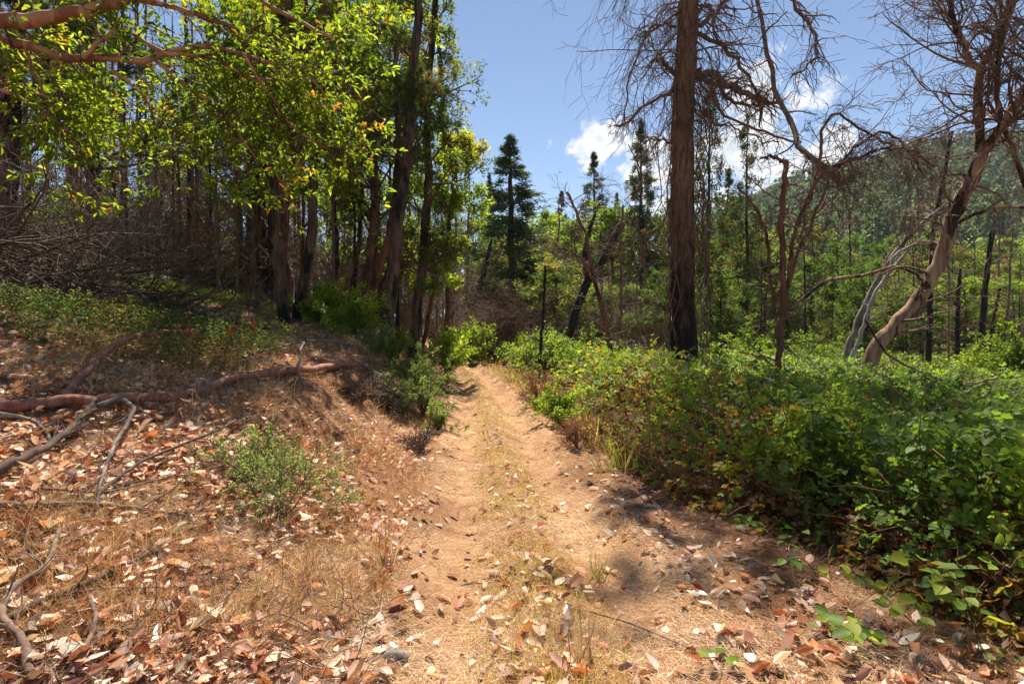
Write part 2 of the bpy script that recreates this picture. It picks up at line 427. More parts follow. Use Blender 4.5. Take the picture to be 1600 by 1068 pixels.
# ------------------------------------------------------------------ tree builder
PAL_MAD = [(.10, .15, .015, 2), (.16, .22, .025, 3), (.22, .28, .03, 3), (.30, .33, .045, 1.5), (.38, .16, .03, .08)]
PAL_OAK = [(.09, .13, .03, 2), (.13, .19, .04, 3), (.19, .25, .05, 3), (.25, .30, .06, 1)]
PAL_LIME = [(.13, .19, .03, 2), (.19, .26, .04, 3), (.26, .31, .05, 3), (.32, .27, .06, .5)]
PAL_FIR = [(.055, .095, .045, 3), (.08, .13, .06, 3), (.12, .17, .075, 1.5), (.14, .11, .05, .3)]
PAL_PINE = [(.05, .085, .025, 3), (.08, .12, .03, 3), (.12, .14, .04, 1.5), (.2, .13, .05, .4)]
PAL_BRAM = [(.08, .13, .03, 1.2), (.14, .21, .04, 3), (.20, .29, .05, 3), (.28, .36, .055, 2.2), (.32, .35, .05, .8), (.40, .27, .05, .2)]
def rs(n, a, b): return rng.uniform(a, b, n)
def resample(pts, n):
    pts = np.asarray(pts, float)
    d = np.concatenate([[0], np.cumsum(np.linalg.norm(np.diff(pts, axis=0), axis=1))])
    # Catmull-Rom through the points
    u = np.linspace(0, d[-1], n); o = np.zeros((n, pts.shape[1]))
    m = np.gradient(pts, d, axis=0)
    i = np.clip(np.searchsorted(d, u, 'right') - 1, 0, len(d) - 2)
    h = (d[i + 1] - d[i])[:, None]; t = ((u - d[i])[:, None]) / h
    return (2 * t ** 3 - 3 * t ** 2 + 1) * pts[i] + (t ** 3 - 2 * t ** 2 + t) * h * m[i] + (-2 * t ** 3 + 3 * t ** 2) * pts[i + 1] + (t ** 3 - t ** 2) * h * m[i + 1]
def stempath(pix, Y, w0, w1, n=24, ext=0., lean=0., wob=.02, root=True):
    """pixel polyline bottom -> top at distance Y (lean: metres nearer at the top); widths in photograph pixels"""
    P = [at(px, py, Y + lean * k / max(1, len(pix) - 1)) for k, (px, py) in enumerate(pix)]
    if root:
        gz = float(hgt(P[0][0], P[0][1]))
        d = P[0] - P[1]; d = d / np.linalg.norm(d)
        if P[0][2] > gz - .1:
            k = min((P[0][2] - gz + .15) / max(.3, -d[2]), 2.5)
            P.insert(0, P[0] + d * k)
            P[0][2] = min(P[0][2], gz - .15)
    if ext:
        d = P[-1] - P[-2]; d = d / np.linalg.norm(d); P.append(P[-1] + d * ext); w0 *= .9; w1 *= .9
    Q = resample(P, n)
    Q[1:-1] += rng.normal(0, wob, (n - 2, 3))
    r = np.interp(np.linspace(0, 1, n), [0, 1], [w0 / 2 * Y / FPX, w1 / 2 * Y / FPX])
    if ext:
        L = np.linalg.norm(np.array(P[-1]) - P[0]); k = ext / L
        r = np.interp(np.linspace(0, 1, n), [0, 1 - k, 1], [w0 / 2 * Y / FPX, w1 / 2 * Y / FPX, w1 / 2 * Y / FPX * .4])
    return Q, r
def straight(H, r0, n=20, wob=.06, lean=0.):
    z = np.linspace(0, H, n); a = rng.uniform(0, 6.28)
    P = np.stack([lean * math.cos(a) * (z / H) ** 1.5, lean * math.sin(a) * (z / H) ** 1.5, z], 1)
    P[1:] += np.cumsum(rng.normal(0, wob, (n - 1, 3)), 0) * [.5, .5, .1]
    P[0, 2] = -.2
    return P, np.interp(z / H, [0, .06, .8, 1], [r0 * 1.25, r0, r0 * .35, r0 * .08])
def rough_trunk(Q, r, S=14, amp=.06, freq=3.):
    V, F = tubes(Q[None], r[None], S, cap=True)
    n = fbm(V[:, 0] * freq, V[:, 1] * freq, V[:, 2] * freq * .25, 1., 3, 41) - .5
    c = np.repeat(np.concatenate([Q, Q[-1:]]), S, 0); d = nrm(V - c)
    rr = np.repeat(np.append(r, .0), S)
    return V + d * (n * amp * 4 * rr)[:, None], F
def tree_parts(Q, r, spec, trunk_S=14):
    """returns dict of Geo: trunk, limb list, twigs, crown"""
    s = dict(tp=1., n1=30, t0=.3, t1=.98, l1=2., a1=1.2, w1=.12, g1=.0, p1=7, n2=6, l2=.5, a2=.8, g2=0., n3=0, l3=.5, g3=0., shape='cone', leaf=None, rb=.35, min_r=.004, S1=5, taper=.75, flat=.3, u1=0.)
    s.update(spec)
    tr = Geo(); tr.add(*rough_trunk(Q, r, trunk_S, s.get('amp', .06)))
    pos, d, rad, _, t = kids(Q[None], r[None], s['n1'], s['t0'], s['t1'], s['a1'], .18, tp=s['tp'])
    tt = (t - s['t0']) / (s['t1'] - s['t0'])
    if s['shape'] == 'cone': pr = (1 - tt) ** s['taper'] * .95 + s.get('floor', .07)
    elif s['shape'] == 'round': pr = np.sqrt(np.clip(1 - (tt * 2 - .9) ** 2 * .85, .1, 1))
    else: pr = np.ones_like(tt) * (1 - .4 * tt)
    L = s['l1'] * pr * rs(len(t), .65, 1.15)
    P1 = grow(pos, d, L, s['p1'], s['w1'], s['g1'], s['u1'])
    R1 = np.clip(rad * s['rb'], s['min_r'] * 1.5, None)[:, None] * np.linspace(1, .25, s['p1'])[None]
    limbs = (P1, R1)
    tw = Geo(); allp, allr = P1, R1
    tips = (P1, R1, L)
    for lv in ('2', '3'):
        n = s['n' + lv]
        if not n: break
        pp, rr, LL = tips
        pos, d, rad, idx, t = kids(pp, rr, n, .25 if lv == '2' else .1, 1., s['a2'], .3, s['flat'])
        l = LL[idx] * s['l' + lv] * (1.1 - .6 * t) * rs(len(t), .6, 1.3)
        NP = 5 if lv == '2' else 2
        P2 = grow(pos, d, l, NP, .16, s['g' + lv])
        R2 = np.clip(rad * .6, s['min_r'], None)[:, None] * np.linspace(1, .3, NP)[None]
        if not s.get('hide' + lv): tw.add(*tubes(P2, R2, 3))
        tips = (P2, R2, l)
    cr = Geo()
    lf = s['leaf']
    if lf:
        pos, d, rad, idx, t = kids(tips[0], tips[1], lf['n'], lf.get('t0', .15), 1., lf.get('ang', 1.), .35)
        M = len(pos)
        pos = pos + rng.normal(0, lf.get('jit', .03), (M, 3))
        clump = fbm(pos[:, 0], pos[:, 1], pos[:, 2], .9, 2, 77)
        up = nrm(rng.normal(0, lf.get('tilt', .6), (M, 3)) + [0, 0, 1])
        C = pick(lf['pal'], M, .2, np.clip((clump - .5) * 2.2 + .5, 0, 1))
        leaves(cr, pos, d, up, lf['L'] * rs(M, .65, 1.2) * (1 - lf.get('small', 0.) * np.clip((pos[:, 2] - Q[0, 2]) / (Q[-1, 2] - Q[0, 2]), 0, 1) ** 2), lf['w'], lf['T'], C)
    return tr, limbs, tw, cr
def put_tree(name, label, cat, group, Q, r, spec, bark, leafm=None, twigm=None, sep_limbs=0, local=False, trunk_S=14):
    tr, (P1, R1), tw, cr = tree_parts(Q, r, spec, trunk_S)
    o = np.zeros(3) if local else Q[0].copy()
    if not local: o[2] = float(hgt(o[0], o[1]))
    root = thing(name, o, label, cat, group)
    link('trunk', tr.mesh('trunk', bark, o, True), root)
    S1 = spec.get('S1', 5)
    order = np.argsort(-R1[:, 0] * np.linalg.norm(P1[:, -1] - P1[:, 0], axis=1))
    for k in order[:sep_limbs]:
        g = Geo(); g.add(*tubes(P1[k:k + 1], R1[k:k + 1], 7))
        link('limb', g.mesh('limb', twigm or bark, o, True), root)
    rest = order[sep_limbs:]
    if len(rest): tw.add(*tubes(P1[rest], R1[rest], S1))
    if tw.n: tag(link('twigs', tw.mesh('twigs', twigm or bark, o), root), kind='stuff')
    if cr.n: link('crown', cr.mesh('crown', leafm, o), root)
    return root
def copy_thing(root, loc, rz, sc, label=None, group=None, tilt=0.):
    c = root.copy(); COL.objects.link(c)
    c.location = [float(v) for v in loc]; c.rotation_euler = (tilt, 0, rz); c.scale = (sc[0], sc[0], sc[1]) if isinstance(sc, tuple) else (sc, sc, sc)
    if label: c['label'] = label
    if group: c['group'] = group
    for ch in root.children:
        k = ch.copy(); COL.objects.link(k); k.parent = c
    return c
PAL_DEEP = [(.05, .09, .02, 3), (.07, .12, .03, 3), (.11, .16, .04, 2), (.15, .19, .05, 1)]
PAL_OLIVE = [(.09, .12, .035, 3), (.14, .17, .05, 3), (.20, .22, .07, 2), (.22, .16, .07, 1)]
TUFT = tuft(14, 1.2, 3); TUFT[0][:, :] *= [1, 1, 1]; TUFT[0][0::3] *= 2.2; TUFT[0][1::3] *= 2.2
def LF(n, L, w, T, pal, **k): return dict(n=n, L=L, w=w, T=T, pal=pal, **k)
SP_BROAD = dict(n1=26, t0=.22, t1=.98, l1=3.0, a1=1.0, w1=.14, g1=-.03, n2=7, l2=.5, a2=.8, g2=.02, n3=4, l3=.5, shape='round', rb=.35,
                leaf=LF(16, .12, .45, LEAF2, PAL_MAD, jit=.06))
SP_PINE = dict(n1=44, t0=.35, t1=.98, l1=2.6, a1=1.35, w1=.07, g1=-.02, n2=9, l2=.38, a2=.8, n3=0, shape='cone', rb=.28,
               leaf=LF(4, .17, 1., TUFT, PAL_PINE, jit=.02, tilt=1.))
SP_FIR = dict(tp=1.5, n1=230, t0=.10, t1=.995, l1=2.4, a1=1.35, w1=.08, g1=.03, n2=11, l2=.3, a2=.9, n3=0, flat=.4, shape='cone', rb=.16, min_r=.006, hide2=1, taper=1.0, floor=.025,
              leaf=LF(9, .22, .28, LEAF2, PAL_FIR, jit=.05, ang=.7, tilt=.9, small=.55))
SP_DEAD = dict(n1=34, t0=.15, t1=.97, l1=1.6, a1=1.4, w1=.12, g1=.06, n2=6, l2=.45, a2=.8, g2=.06, n3=3, l3=.5, g3=.06, shape='cone', rb=.22, leaf=None)

# ------------------------------------------------------------------ the big burnt pine by the brambles
HY = 12.0
Q, r = stempath([(1067, 548), (1066, 450), (1066, 330), (1067, 180), (1073, 60), (1076, 0)], HY, 46, 34, 60, 8.0, wob=.006)
r = r * np.interp(np.linspace(0, 1, 60), [0, .08, .15, 1], [1.35, 1.12, 1, 1])
o = Q[0].copy(); o[2] = float(hgt(o[0], o[1]))
hero = thing('pine_tree', o, 'big dead pine with charred black lower trunk and drooping bare branches, standing in the brambles', 'tree')
S = 60; nR = 230
Qd = resample(Q, nR); rd = np.interp(np.linspace(0, 1, nR), np.linspace(0, 1, 60), r)
V, F = tubes(Qd[None], rd[None], S, cap=True)
c = np.repeat(np.concatenate([Qd, Qd[-1:]]), S, 0); dd = nrm(V - c); ang = np.arctan2(dd[:, 1], dd[:, 0])
pl = fbm(np.cos(ang) * 2.6, np.sin(ang) * 2.6, V[:, 2] * .9, 1.6, 3, 51); ri = 1 - np.abs(pl * 2 - 1) * 2
pl2 = fbm(np.cos(ang) * 6, np.sin(ang) * 6, V[:, 2] * 2.2, 1.6, 2, 58)
V = V + dd * ((-.035 * np.clip(ri - .55, 0, 1) * 2.5 + (pl2 - .5) * .05))[:, None]
g = Geo(); g.add(V, F); link('trunk', g.mesh('trunk', M_BARK, o, True), hero)
def hero_limb(pix, w0, w1, dY=0., nk=16, lk=.5, hang=.12, wob=.03, k3=4):
    P = np.array([at(px, py, HY + dY * k / (len(pix) - 1)) for k, (px, py) in enumerate(pix)])
    P = resample(P, 16); P[1:] += rng.normal(0, wob, (15, 3)); w0 *= .72; w1 *= .72
    R_ = np.interp(np.linspace(0, 1, 16), [0, 1], [w0 / 2 * HY / FPX, w1 / 2 * HY / FPX])
    g = Geo(); g.add(*tubes(P[None], R_[None], 7, cap=True))
    l = link('limb', g.mesh('limb', M_TWIG, o, True), hero)
    if nk:
        g = Geo(); pos, d, rad, _, t = kids(P[None], R_[None], nk, .12, 1., .8, .4)
        P2 = grow(pos, d, lk * rs(nk, .5, 1.3), 7, .22, hang); R2 = np.clip(rad * .5, .004, .02)[:, None] * np.linspace(1, .35, 7)
        g.add(*tubes(P2, R2, 4))
        if k3:
            pos, d, rad, _, t = kids(P2, R2, k3, .15, 1., .7, .4)
            P3 = grow(pos, d, lk * .5 * rs(len(t), .4, 1.3), 5, .25, hang); g.add(*tubes(P3, np.full((len(t), 5), .0045), 3))
        tag(link('twigs', g.mesh('twigs', M_TWIG, o), l), kind='stuff')
hero_limb([(1085, 45), (1110, 25), (1140, 0), (1170, -25)], 12, 6, -.5, 12, .9)
hero_limb([(1085, 50), (1118, 62), (1145, 90), (1180, 130), (1188, 175), (1186, 200)], 10, 3, -.6, 22, .7)
hero_limb([(1080, 45), (1092, 20), (1105, 10), (1118, 62), (1150, 85)], 9, 4, -.3, 8, .7)
hero_limb([(1090, 110), (1120, 122), (1160, 145), (1200, 160), (1225, 158)], 20, 6, -1., 40, .55, .02)
hero_limb([(1088, 118), (1125, 140), (1165, 165), (1205, 158)], 12, 4, -.6, 26, .5, .05)
hero_limb([(1178, -60), (1190, 40), (1215, 130), (1240, 210), (1262, 238), (1312, 290)], 7, 11, -2.6, 20, .6, .03)
hero_limb([(1252, 222), (1225, 215), (1190, 205), (1140, 185), (1105, 145), (1088, 120)], 5, 7, 1.4, 14, .5, .1)
hero_limb([(1225, -20), (1250, 20), (1272, 50), (1276, 85), (1262, 105), (1235, 118)], 9, 3, -1.6, 34, .6)
hero_limb([(1052, 138), (1010, 165), (985, 185), (962, 198)], 8, 4, -.8, 12, .5)
hero_limb([(1060, 120), (1035, 96), (1022, 96)], 11, 6, -.5, 14, .5)
hero_limb([(1055, 42), (1030, 38), (1008, 50), (1000, 75)], 7, 3, -.6, 18, .7)
hero_limb([(1058, 20), (1010, 60), (985, 110), (976, 160), (978, 185)], 5, 3, -.8, 24, .6)
hero_limb([(1050, 225), (1020, 215), (1008, 222)], 6, 3, -.4, 12, .6)
hero_limb([(1085, 170), (1110, 190), (1140, 195), (1180, 215), (1215, 225)], 5, 3, .4, 14, .5)
# the hanging tangle of thin dead branches along the stem
g = Geo()
pos, d, rad, _, t = kids(Q[None], r[None], 230, .35, .99, 1.25, .3)
L1 = np.interp(t, [.35, .45, .6, 1], [.6, 1.9, 2.7, 2.0]) * rs(len(t), .3, 1.3)
P1 = grow(pos, d, L1, 9, .15, .22, drift=.06); R1 = np.clip(rad * .07, .008, .022)[:, None] * np.linspace(1, .4, 9)
g.add(*tubes(P1, R1, 4))
pos, d, rad, idx, t = kids(P1, R1, 7, .15, 1., .8, .4); P2 = grow(pos, d, L1[idx] * .4 * rs(len(t), .4, 1.4), 6, .2, .32)
R2 = np.clip(rad * .6, .0045, .01)[:, None] * np.linspace(1, .5, 6); g.add(*tubes(P2, R2, 3))
pos, d, rad, idx, t = kids(P2, R2, 2, .1, 1., .7, .4); P3 = grow(pos, d, rs(len(t), .1, .45), 3, .28, .12)
g.add(*tubes(P3, np.full((len(t), 3), .004), 3))
# unseen upper crown of brown and faded green needles, added to shade the trail
cg = Geo(); pos, d, rad, _, t = kids(Q[None], r[None], 28, .60, .99, 1.35, .25); shade_limb = np.arange(28) < 18; d[shade_limb] = nrm(np.stack([-np.ones(28), rng.normal(0, .18, 28), rng.normal(.12, .1, 28)], 1))[shade_limb]
L_ = np.where(shade_limb, rs(28, 2.2, 3.1), rs(28, 1., 2.)); PC = grow(pos, d, L_, 8, .1, .03); RC = np.clip(rad * .2, .012, .04)[:, None] * np.linspace(1, .3, 8); g.add(*tubes(PC, RC, 5))
pos, d, rad, idx, t = kids(PC, RC, 8, .25, 1., .8, .3); PD = grow(pos, d, rs(len(t), .3, .9), 5, .15, .02); g.add(*tubes(PD, np.full((len(t), 5), .006), 3))
pos, d, rad, idx, t = kids(PD, np.full((len(t), 5), .006), 11, .2, 1., .5, .3); up_ = nrm(rng.normal(size=(len(t), 3)))
leaves(cg, pos, d, up_, rs(len(t), .15, .26), 1., TUFT, pick([(.22, .15, .05, 2), (.12, .14, .04, 2), (.3, .17, .07, 1)], len(t)))
link('crown', cg.mesh('crown', M_NEED, o), hero)
# twigs that cling to the trunk
pos, d, rad, _, t = kids(Q[None], r[None], 420, .14, .7, 1.5, .2)
pos = pos + d * rad[:, None]; P1 = grow(pos, d + [0, 0, -.8], rs(len(t), .25, 1.), 7, .25, .26); g.add(*tubes(P1, np.full((len(t), 7), .0065) * np.linspace(1, .5, 7), 3))
# long dead stems hanging beside it
for px0, px1, n in [(1040, 1052, 14), (1085, 1110, 16), (985, 1050, 12)]:
    for k in range(n):
        a = rng.uniform(px0, px1); top = rng.uniform(150, 380); b = rng.uniform(380, 600)
        P = np.array([at(a + rng.normal(0, 7), top + (b - top) * q, HY - .3 + rng.normal(0, .25)) for q in np.linspace(0, 1, 9)])
        g.add(*tubes(P[None], np.full((1, 9), rng.uniform(.006, .016)), 4))
tag(link('hanging_twigs', g.mesh('hanging_twigs', M_TWIG, o), hero), kind='stuff')

# ------------------------------------------------------------------ leaning dead trunk and its neighbours on the right
LY = 9.5
def bare(name, label, cat, stems, Y, mat, twig=None, kidspec=None, group=None, grav=.02):
    P0 = at(*stems[0][0][0], Y); o = np.array([P0[0], P0[1], float(hgt(P0[0], P0[1]))])
    root = thing(name, o, label, cat, group)
    for k, (pix, w0, w1, dy, pn) in enumerate(stems):
        if k == 0:
            Q, r = stempath(pix, Y, w0, w1, 40, 0, dy, .012)
        else:
            P = np.array([at(px, py, Y + dy * (j / (len(pix) - 1)) + pn) for j, (px, py) in enumerate(pix)])
            Q = resample(P, 24); Q[1:] += rng.normal(0, .012, (23, 3)); r = np.interp(np.linspace(0, 1, 24), [0, 1], [w0 / 2 * Y / FPX, w1 / 2 * Y / FPX])
        g = Geo(); g.add(*rough_trunk(Q, r, 18 if w0 > 12 else 9, .08, 5.))
        nm = 'trunk' if k == 0 else 'limb'
        l = link(nm, g.mesh(nm, mat, o, True), root)
        ks = kidspec[k] if kidspec else None
        if ks:
            n, t0, L, gv, n2, n3 = ks
            g = Geo(); pos, d, rad, _, t = kids(Q[None], r[None], n, t0, 1., .9, .35)
            LL = L * rs(n, .35, 1.3)
            P2 = grow(pos, d, LL, 9, .17, gv, drift=.08); R2 = np.clip(rad * .35, .006, .025)[:, None] * np.linspace(1, .35, 9); g.add(*tubes(P2, R2, 4))
            if n2:
                pos, d, rad, idx, t = kids(P2, R2, n2, .1, 1., .75, .35); P3 = grow(pos, d, LL[idx] * .45 * rs(len(t), .4, 1.3), 5, .2, gv)
                R3 = np.clip(rad * .6, .004, .01)[:, None] * np.linspace(1, .5, 5); g.add(*tubes(P3, R3, 3))
                if n3:
                    pos, d, rad, idx, t = kids(P3, R3, n3, .1, 1., .7, .4); P4 = grow(pos, d, LL[idx // n2] * .2 * rs(len(t), .4, 1.4), 3, .25, gv)
                    g.add(*tubes(P4, np.full((len(t), 3), .0035), 3))
            tag(link('twigs', g.mesh('twigs', twig or M_TWIG, o), l), kind='stuff')
    return root
bare('leaning_tree', 'thick leaning dead tree with peeled tan and charred trunk forking high over the brambles', 'tree',
     [([(1352, 588), (1372, 540), (1408, 500), (1452, 440), (1478, 380), (1492, 330), (1515, 285), (1533, 240)], 24, 18, -.6, 0),
      ([(1531, 245), (1531, 180), (1528, 125), (1550, 70), (1572, 20), (1590, -30), (1600, -80)], 12, 7, -.5, -.6),
      ([(1533, 242), (1560, 205), (1590, 160), (1625, 110), (1680, 40)], 14, 9, -.8, -.6),
      ([(1532, 112), (1510, 82), (1498, 55), (1486, 20), (1484, -30)], 9, 6, -.2, -.9),
      ([(1585, 0), (1566, 60), (1558, 120), (1562, 180), (1585, 240), (1605, 300)], 7, 6, .3, -1.),
      ([(1492, 350), (1540, 330), (1590, 322), (1640, 350)], 5, 3, -1., -.4),
      ([(1450, 440), (1425, 425), (1400, 418), (1350, 430), (1290, 440), (1245, 478)], 4, 6, .5, -.3),
      ([(1352, 500), (1395, 560), (1440, 580), (1500, 600), (1560, 590)], 3, 3, -.6, -.2)],
     LY, M_WOOD, M_TWIG,
     [(20, .3, .8, .05, 4, 2), (44, .1, 1.5, -.03, 8, 4), (40, .1, 1.4, .03, 7, 3), (22, .2, 1.4, .0, 8, 4), (20, .1, 1., .02, 6, 3), (14, .1, .9, .06, 5, 2), (8, .1, .5, .03, 3, 0), (8, .2, .5, .0, 3, 0)])
bare('dead_tree', 'reddish many-stemmed dead tree with arching bare twigs, beside the big charred pine', 'tree',
     [([(1213, 592), (1220, 520), (1224, 440), (1220, 350), (1224, 300), (1228, 250)], 10, 8, -.2, 0),
      ([(1215, 560), (1232, 440), (1240, 370), (1262, 310), (1285, 270), (1310, 262)], 7, 5, -.3, -.05),
      ([(1218, 520), (1245, 400), (1270, 345), (1290, 290), (1305, 262), (1330, 250)], 6, 4, .3, .1),
      ([(1262, 320), (1280, 260), (1284, 205), (1300, 180), (1350, 205), (1400, 232)], 5, 3, .2, -.2),
      ([(1300, 262), (1340, 245), (1390, 232), (1425, 235), (1460, 262)], 5, 3, -.3, -.1),
      ([(1300, 270), (1345, 225), (1380, 205), (1410, 225), (1440, 270)], 5, 3, -.6, .2),
      ([(1228, 255), (1205, 245), (1188, 248)], 6, 3, -.1, -.1),
      ([(1216, 540), (1205, 440), (1195, 360), (1170, 310), (1150, 290)], 6, 4, .2, 0)],
     9.0, M_RED, M_TWIG,
     [(46, .15, .6, .12, 4, 2), (30, .2, .9, .07, 6, 2), (22, .2, .9, .06, 6, 2), (26, .1, .9, .12, 7, 3), (26, .05, 1., .14, 7, 3), (24, .1, 1., .14, 7, 3), (6, .1, .4, .05, 3, 0), (14, .2, .7, .1, 5, 2)])
bare('leaning_tree', 'grey leaning dead trunk just behind the thick peeled leaning tree', 'tree',
     [([(1330, 532), (1352, 475), (1385, 415), (1415, 375), (1445, 345), (1485, 318)], 11, 6, .4, 0)], 14, M_GREY, M_TWIG, [(22, .4, 1.4, .04, 6, 2)])
bare('leaning_tree', 'slim bleached white dead trunk leaning below the grey one', 'tree',
     [([(1345, 522), (1372, 450), (1395, 420), (1425, 385), (1442, 372)], 7, 4, .2, 0),
      ([(1392, 424), (1398, 400), (1420, 385), (1470, 378)], 5, 3, .1, .1)], 13.4, barkmat('white_wood', (.2, .18, .16), (.4, .37, .33), None, None, 1, 9., .3), M_GREY, [(12, .4, .9, .04, 5, 2), (8, .2, .7, .05, 4, 0)])
bare('dead_tree', 'slim brown dead sapling leaning left over the bramble crest', 'tree',
     [([(950, 526), (938, 470), (925, 425), (916, 370), (900, 330), (886, 300)], 9, 4, .4, 0),
      ([(928, 440), (905, 402), (885, 390), (862, 388)], 5, 3, .2, 0)], 12.5, M_RED, M_TWIG, [(26, .3, 1.0, .02, 6, 3), (14, .2, .8, .04, 5, 2)])
bare('dead_tree', 'charred black forked trunk leaning right above the round green bush', 'tree',
     [([(903, 478), (915, 445), (940, 410), (955, 380), (972, 350)], 17, 11, .3, 0),
      ([(920, 440), (914, 405), (918, 370), (930, 335)], 10, 5, .5, .1)], 18, M_CHAR, M_TWIGD, [(8, .4, 1., .04, 5, 2), (10, .3, 1., .04, 5, 2)])
bare('dead_tree', 'thin charred pole beside the round green bush', 'tree', [([(847, 512), (850, 460), (852, 415)], 5, 4, 0, 0)], 15, M_CHAR, M_TWIG, [(14, .2, .6, .03, 4, 2)])
bare('dead_tree', 'thin grey pole behind the bramble crest, right of the brown leaning sapling', 'tree', [([(968, 520), (971, 450), (968, 380), (974, 320)], 5, 3, 0, 0)], 15, M_TWIG, M_TWIG, [(40, .1, 1.1, .03, 6, 3)])
for lb, px, w, Y, nk in [('charred black trunk standing in the green meadow at the right', [(1531, 548), (1538, 470), (1550, 360)], 11, 20, 10),
                     ('short black trunk in the meadow, between the charred trunk and the thin leaning one', [(1496, 540), (1497, 470), (1500, 420)], 8, 23, 10),
                     ('slender black trunk leaning behind the thick peeled tree, crossing the hill', [(1451, 545), (1455, 440), (1460, 350), (1476, 270), (1488, 205)], 9, 19, 30),
                     ('small dark trunk at the far edge of the meadow beneath the hill', [(1545, 548), (1552, 500), (1562, 450)], 6, 24, 12)]:
    bare('burnt_tree', lb, 'tree', [(px, w, w * .6, 0, 0)], Y, M_CHAR, M_TWIG, [(nk, .3, 1.2, .05, 5, 2)])

# ------------------------------------------------------------------ near madrone: trunk beyond the left edge, limbs over the frame
MY = 7.4
mb = np.array([-7.6, 6.6, 0]); mb[2] = float(hgt(mb[0], mb[1]))
mad = thing('madrone_tree', mb, 'near madrone reaching smooth tan limbs and bright green leaves over the left foreground', 'tree')
Q = resample([mb + [0, 0, -.2], mb + [.1, .1, 2], mb + [.2, .3, 4.2], mb + [.0, .6, 6.5], mb + [.3, .9, 8.5]], 24)
g = Geo(); g.add(*rough_trunk(Q, np.linspace(.26, .12, 24), 16, .03, 2.)); link('trunk', g.mesh('trunk', M_TAN, mb, True), mad)
limbs = [([(-60, 30), (0, 32), (60, 30), (130, 18), (200, -6)], 26, 16, 0), ([(-60, 20), (0, 60), (60, 75), (110, 92), (160, 92), (235, 93), (285, 76), (330, 72), (380, 84), (430, 100)], 16, 6, .3),
         ([(130, 90), (160, 60), (190, 45), (220, 62), (262, 82), (330, 90), (400, 128)], 7, 4, .2), ([(175, 110), (225, 150), (240, 180), (262, 205), (290, 230)], 5, 2, .4),
         ([(-50, -60), (80, -80), (220, -60), (340, -30), (440, 20), (520, 60)], 14, 5, .5), ([(330, 72), (360, 110), (420, 125), (480, 130), (530, 110)], 6, 3, 1.),
         ([(200, -6), (300, 20), (380, 50), (450, 90), (510, 150)], 9, 3, .8), ([(40, 75), (60, 130), (90, 180), (120, 230)], 5, 3, .2), ([(240, 92), (300, 140), (360, 190), (400, 250)], 6, 3, .9),
         ([(-60, 120), (0, 140), (60, 170), (110, 210)], 8, 3, .2), ([(380, 84), (430, 160), (470, 210), (520, 235)], 5, 3, 1.1)]
LP = []
for pix, w0, w1, dy in limbs:
    P = resample([at(px, py, MY + dy * k / (len(pix) - 1)) for k, (px, py) in enumerate(pix)], 20); P[1:-1] += rng.normal(0, .012, (18, 3))
    rr = np.linspace(w0, w1, 20) / 2 * MY / FPX
    g = Geo(); g.add(*tubes(P[None], rr[None], 9, cap=True)); link('limb', g.mesh('limb', M_TAN, mb, True), mad); LP.append((P, rr))
PP = np.array([p for p, r in LP]); RR = np.array([r for p, r in LP])
pos, d, rad, _, t = kids(PP, RR, 20, .15, 1., .9, .4); d = d + [0, .55, 0]; L1 = rs(len(t), .4, 1.3); P1 = grow(pos, d, L1, 7, .2, .02)
R1 = np.clip(rad * .3, .006, .012)[:, None] * np.linspace(1, .5, 7)
pos, d, rad, _, t = kids(P1, R1, 5, .2, 1., .8, .4); P2 = grow(pos, d, rs(len(t), .15, .5), 4, .2, .0); R2 = np.full((len(t), 4), .004)
g = Geo(); g.add(*tubes(P1, R1, 4)); g.add(*tubes(P2, R2, 3)); tag(link('twigs', g.mesh('twigs', M_RED, mb), mad), kind='stuff')
def rosettes(tips, dirs, n, L, w, T, pal, g, spread=.9, jit=.02):
    M = len(tips); idx = np.repeat(np.arange(M), n)
    v = rng.normal(size=(M * n, 3)); v[:, 2] -= .15; d = nrm(dirs[idx] * .7 + nrm(v) * spread)
    p = tips[idx] + rng.normal(0, jit, (M * n, 3)) + d * .02
    up = nrm(rng.normal(0, .5, (M * n, 3)) + [0, 0, 1])
    cl = fbm(p[:, 0], p[:, 1], p[:, 2], 1.3, 2, 12)
    leaves(g, p, d, up, L * rs(M * n, .6, 1.2), w, T, pick(pal, M * n, .2, np.clip((cl - .5) * 2 + .5, 0, 1)))
    return p, d, up
def rdir(P): return nrm(P[:, -1] - P[:, -2])
# leaves: the largest are single leaf objects, the others one foliage part
tips, dirs = P2[:, -1], rdir(P2)
keep = (np.abs(tips[:, 0] / tips[:, 1]) < 1.1)
tips, dirs = tips[keep], dirs[keep]
g = Geo(); rosettes(tips, dirs, 8, .105, .42, LEAF4, PAL_MAD, g)
link('foliage', g.mesh('foliage', M_LEAF, mb), mad)['kind'] = 'stuff'
LM = []
for k in range(10):
    g = Geo(); leaves(g, np.zeros((1, 3)), np.array([[1., 0, 0]]), np.array([[0, 0, 1.]]), .12, .42, LEAF4, pick(PAL_MAD[:4] if k < 9 else [(.45, .12, .04)], 1)); LM.append(g.mesh('leaf', M_LEAF))
from mathutils import Matrix
def orient(d, up):
    x = nrm(np.asarray(d)); y = nrm(np.cross(up, x)); z = np.cross(x, y)
    return Matrix([[x[0], y[0], z[0]], [x[1], y[1], z[1]], [x[2], y[2], z[2]]]).to_euler()
cand = P1.reshape(-1, 3)
vis = np.abs(cand[:, 0] / cand[:, 1]) < .88
cand = cand[vis]; cand = cand[np.argsort(cand[:, 1])[:900]]
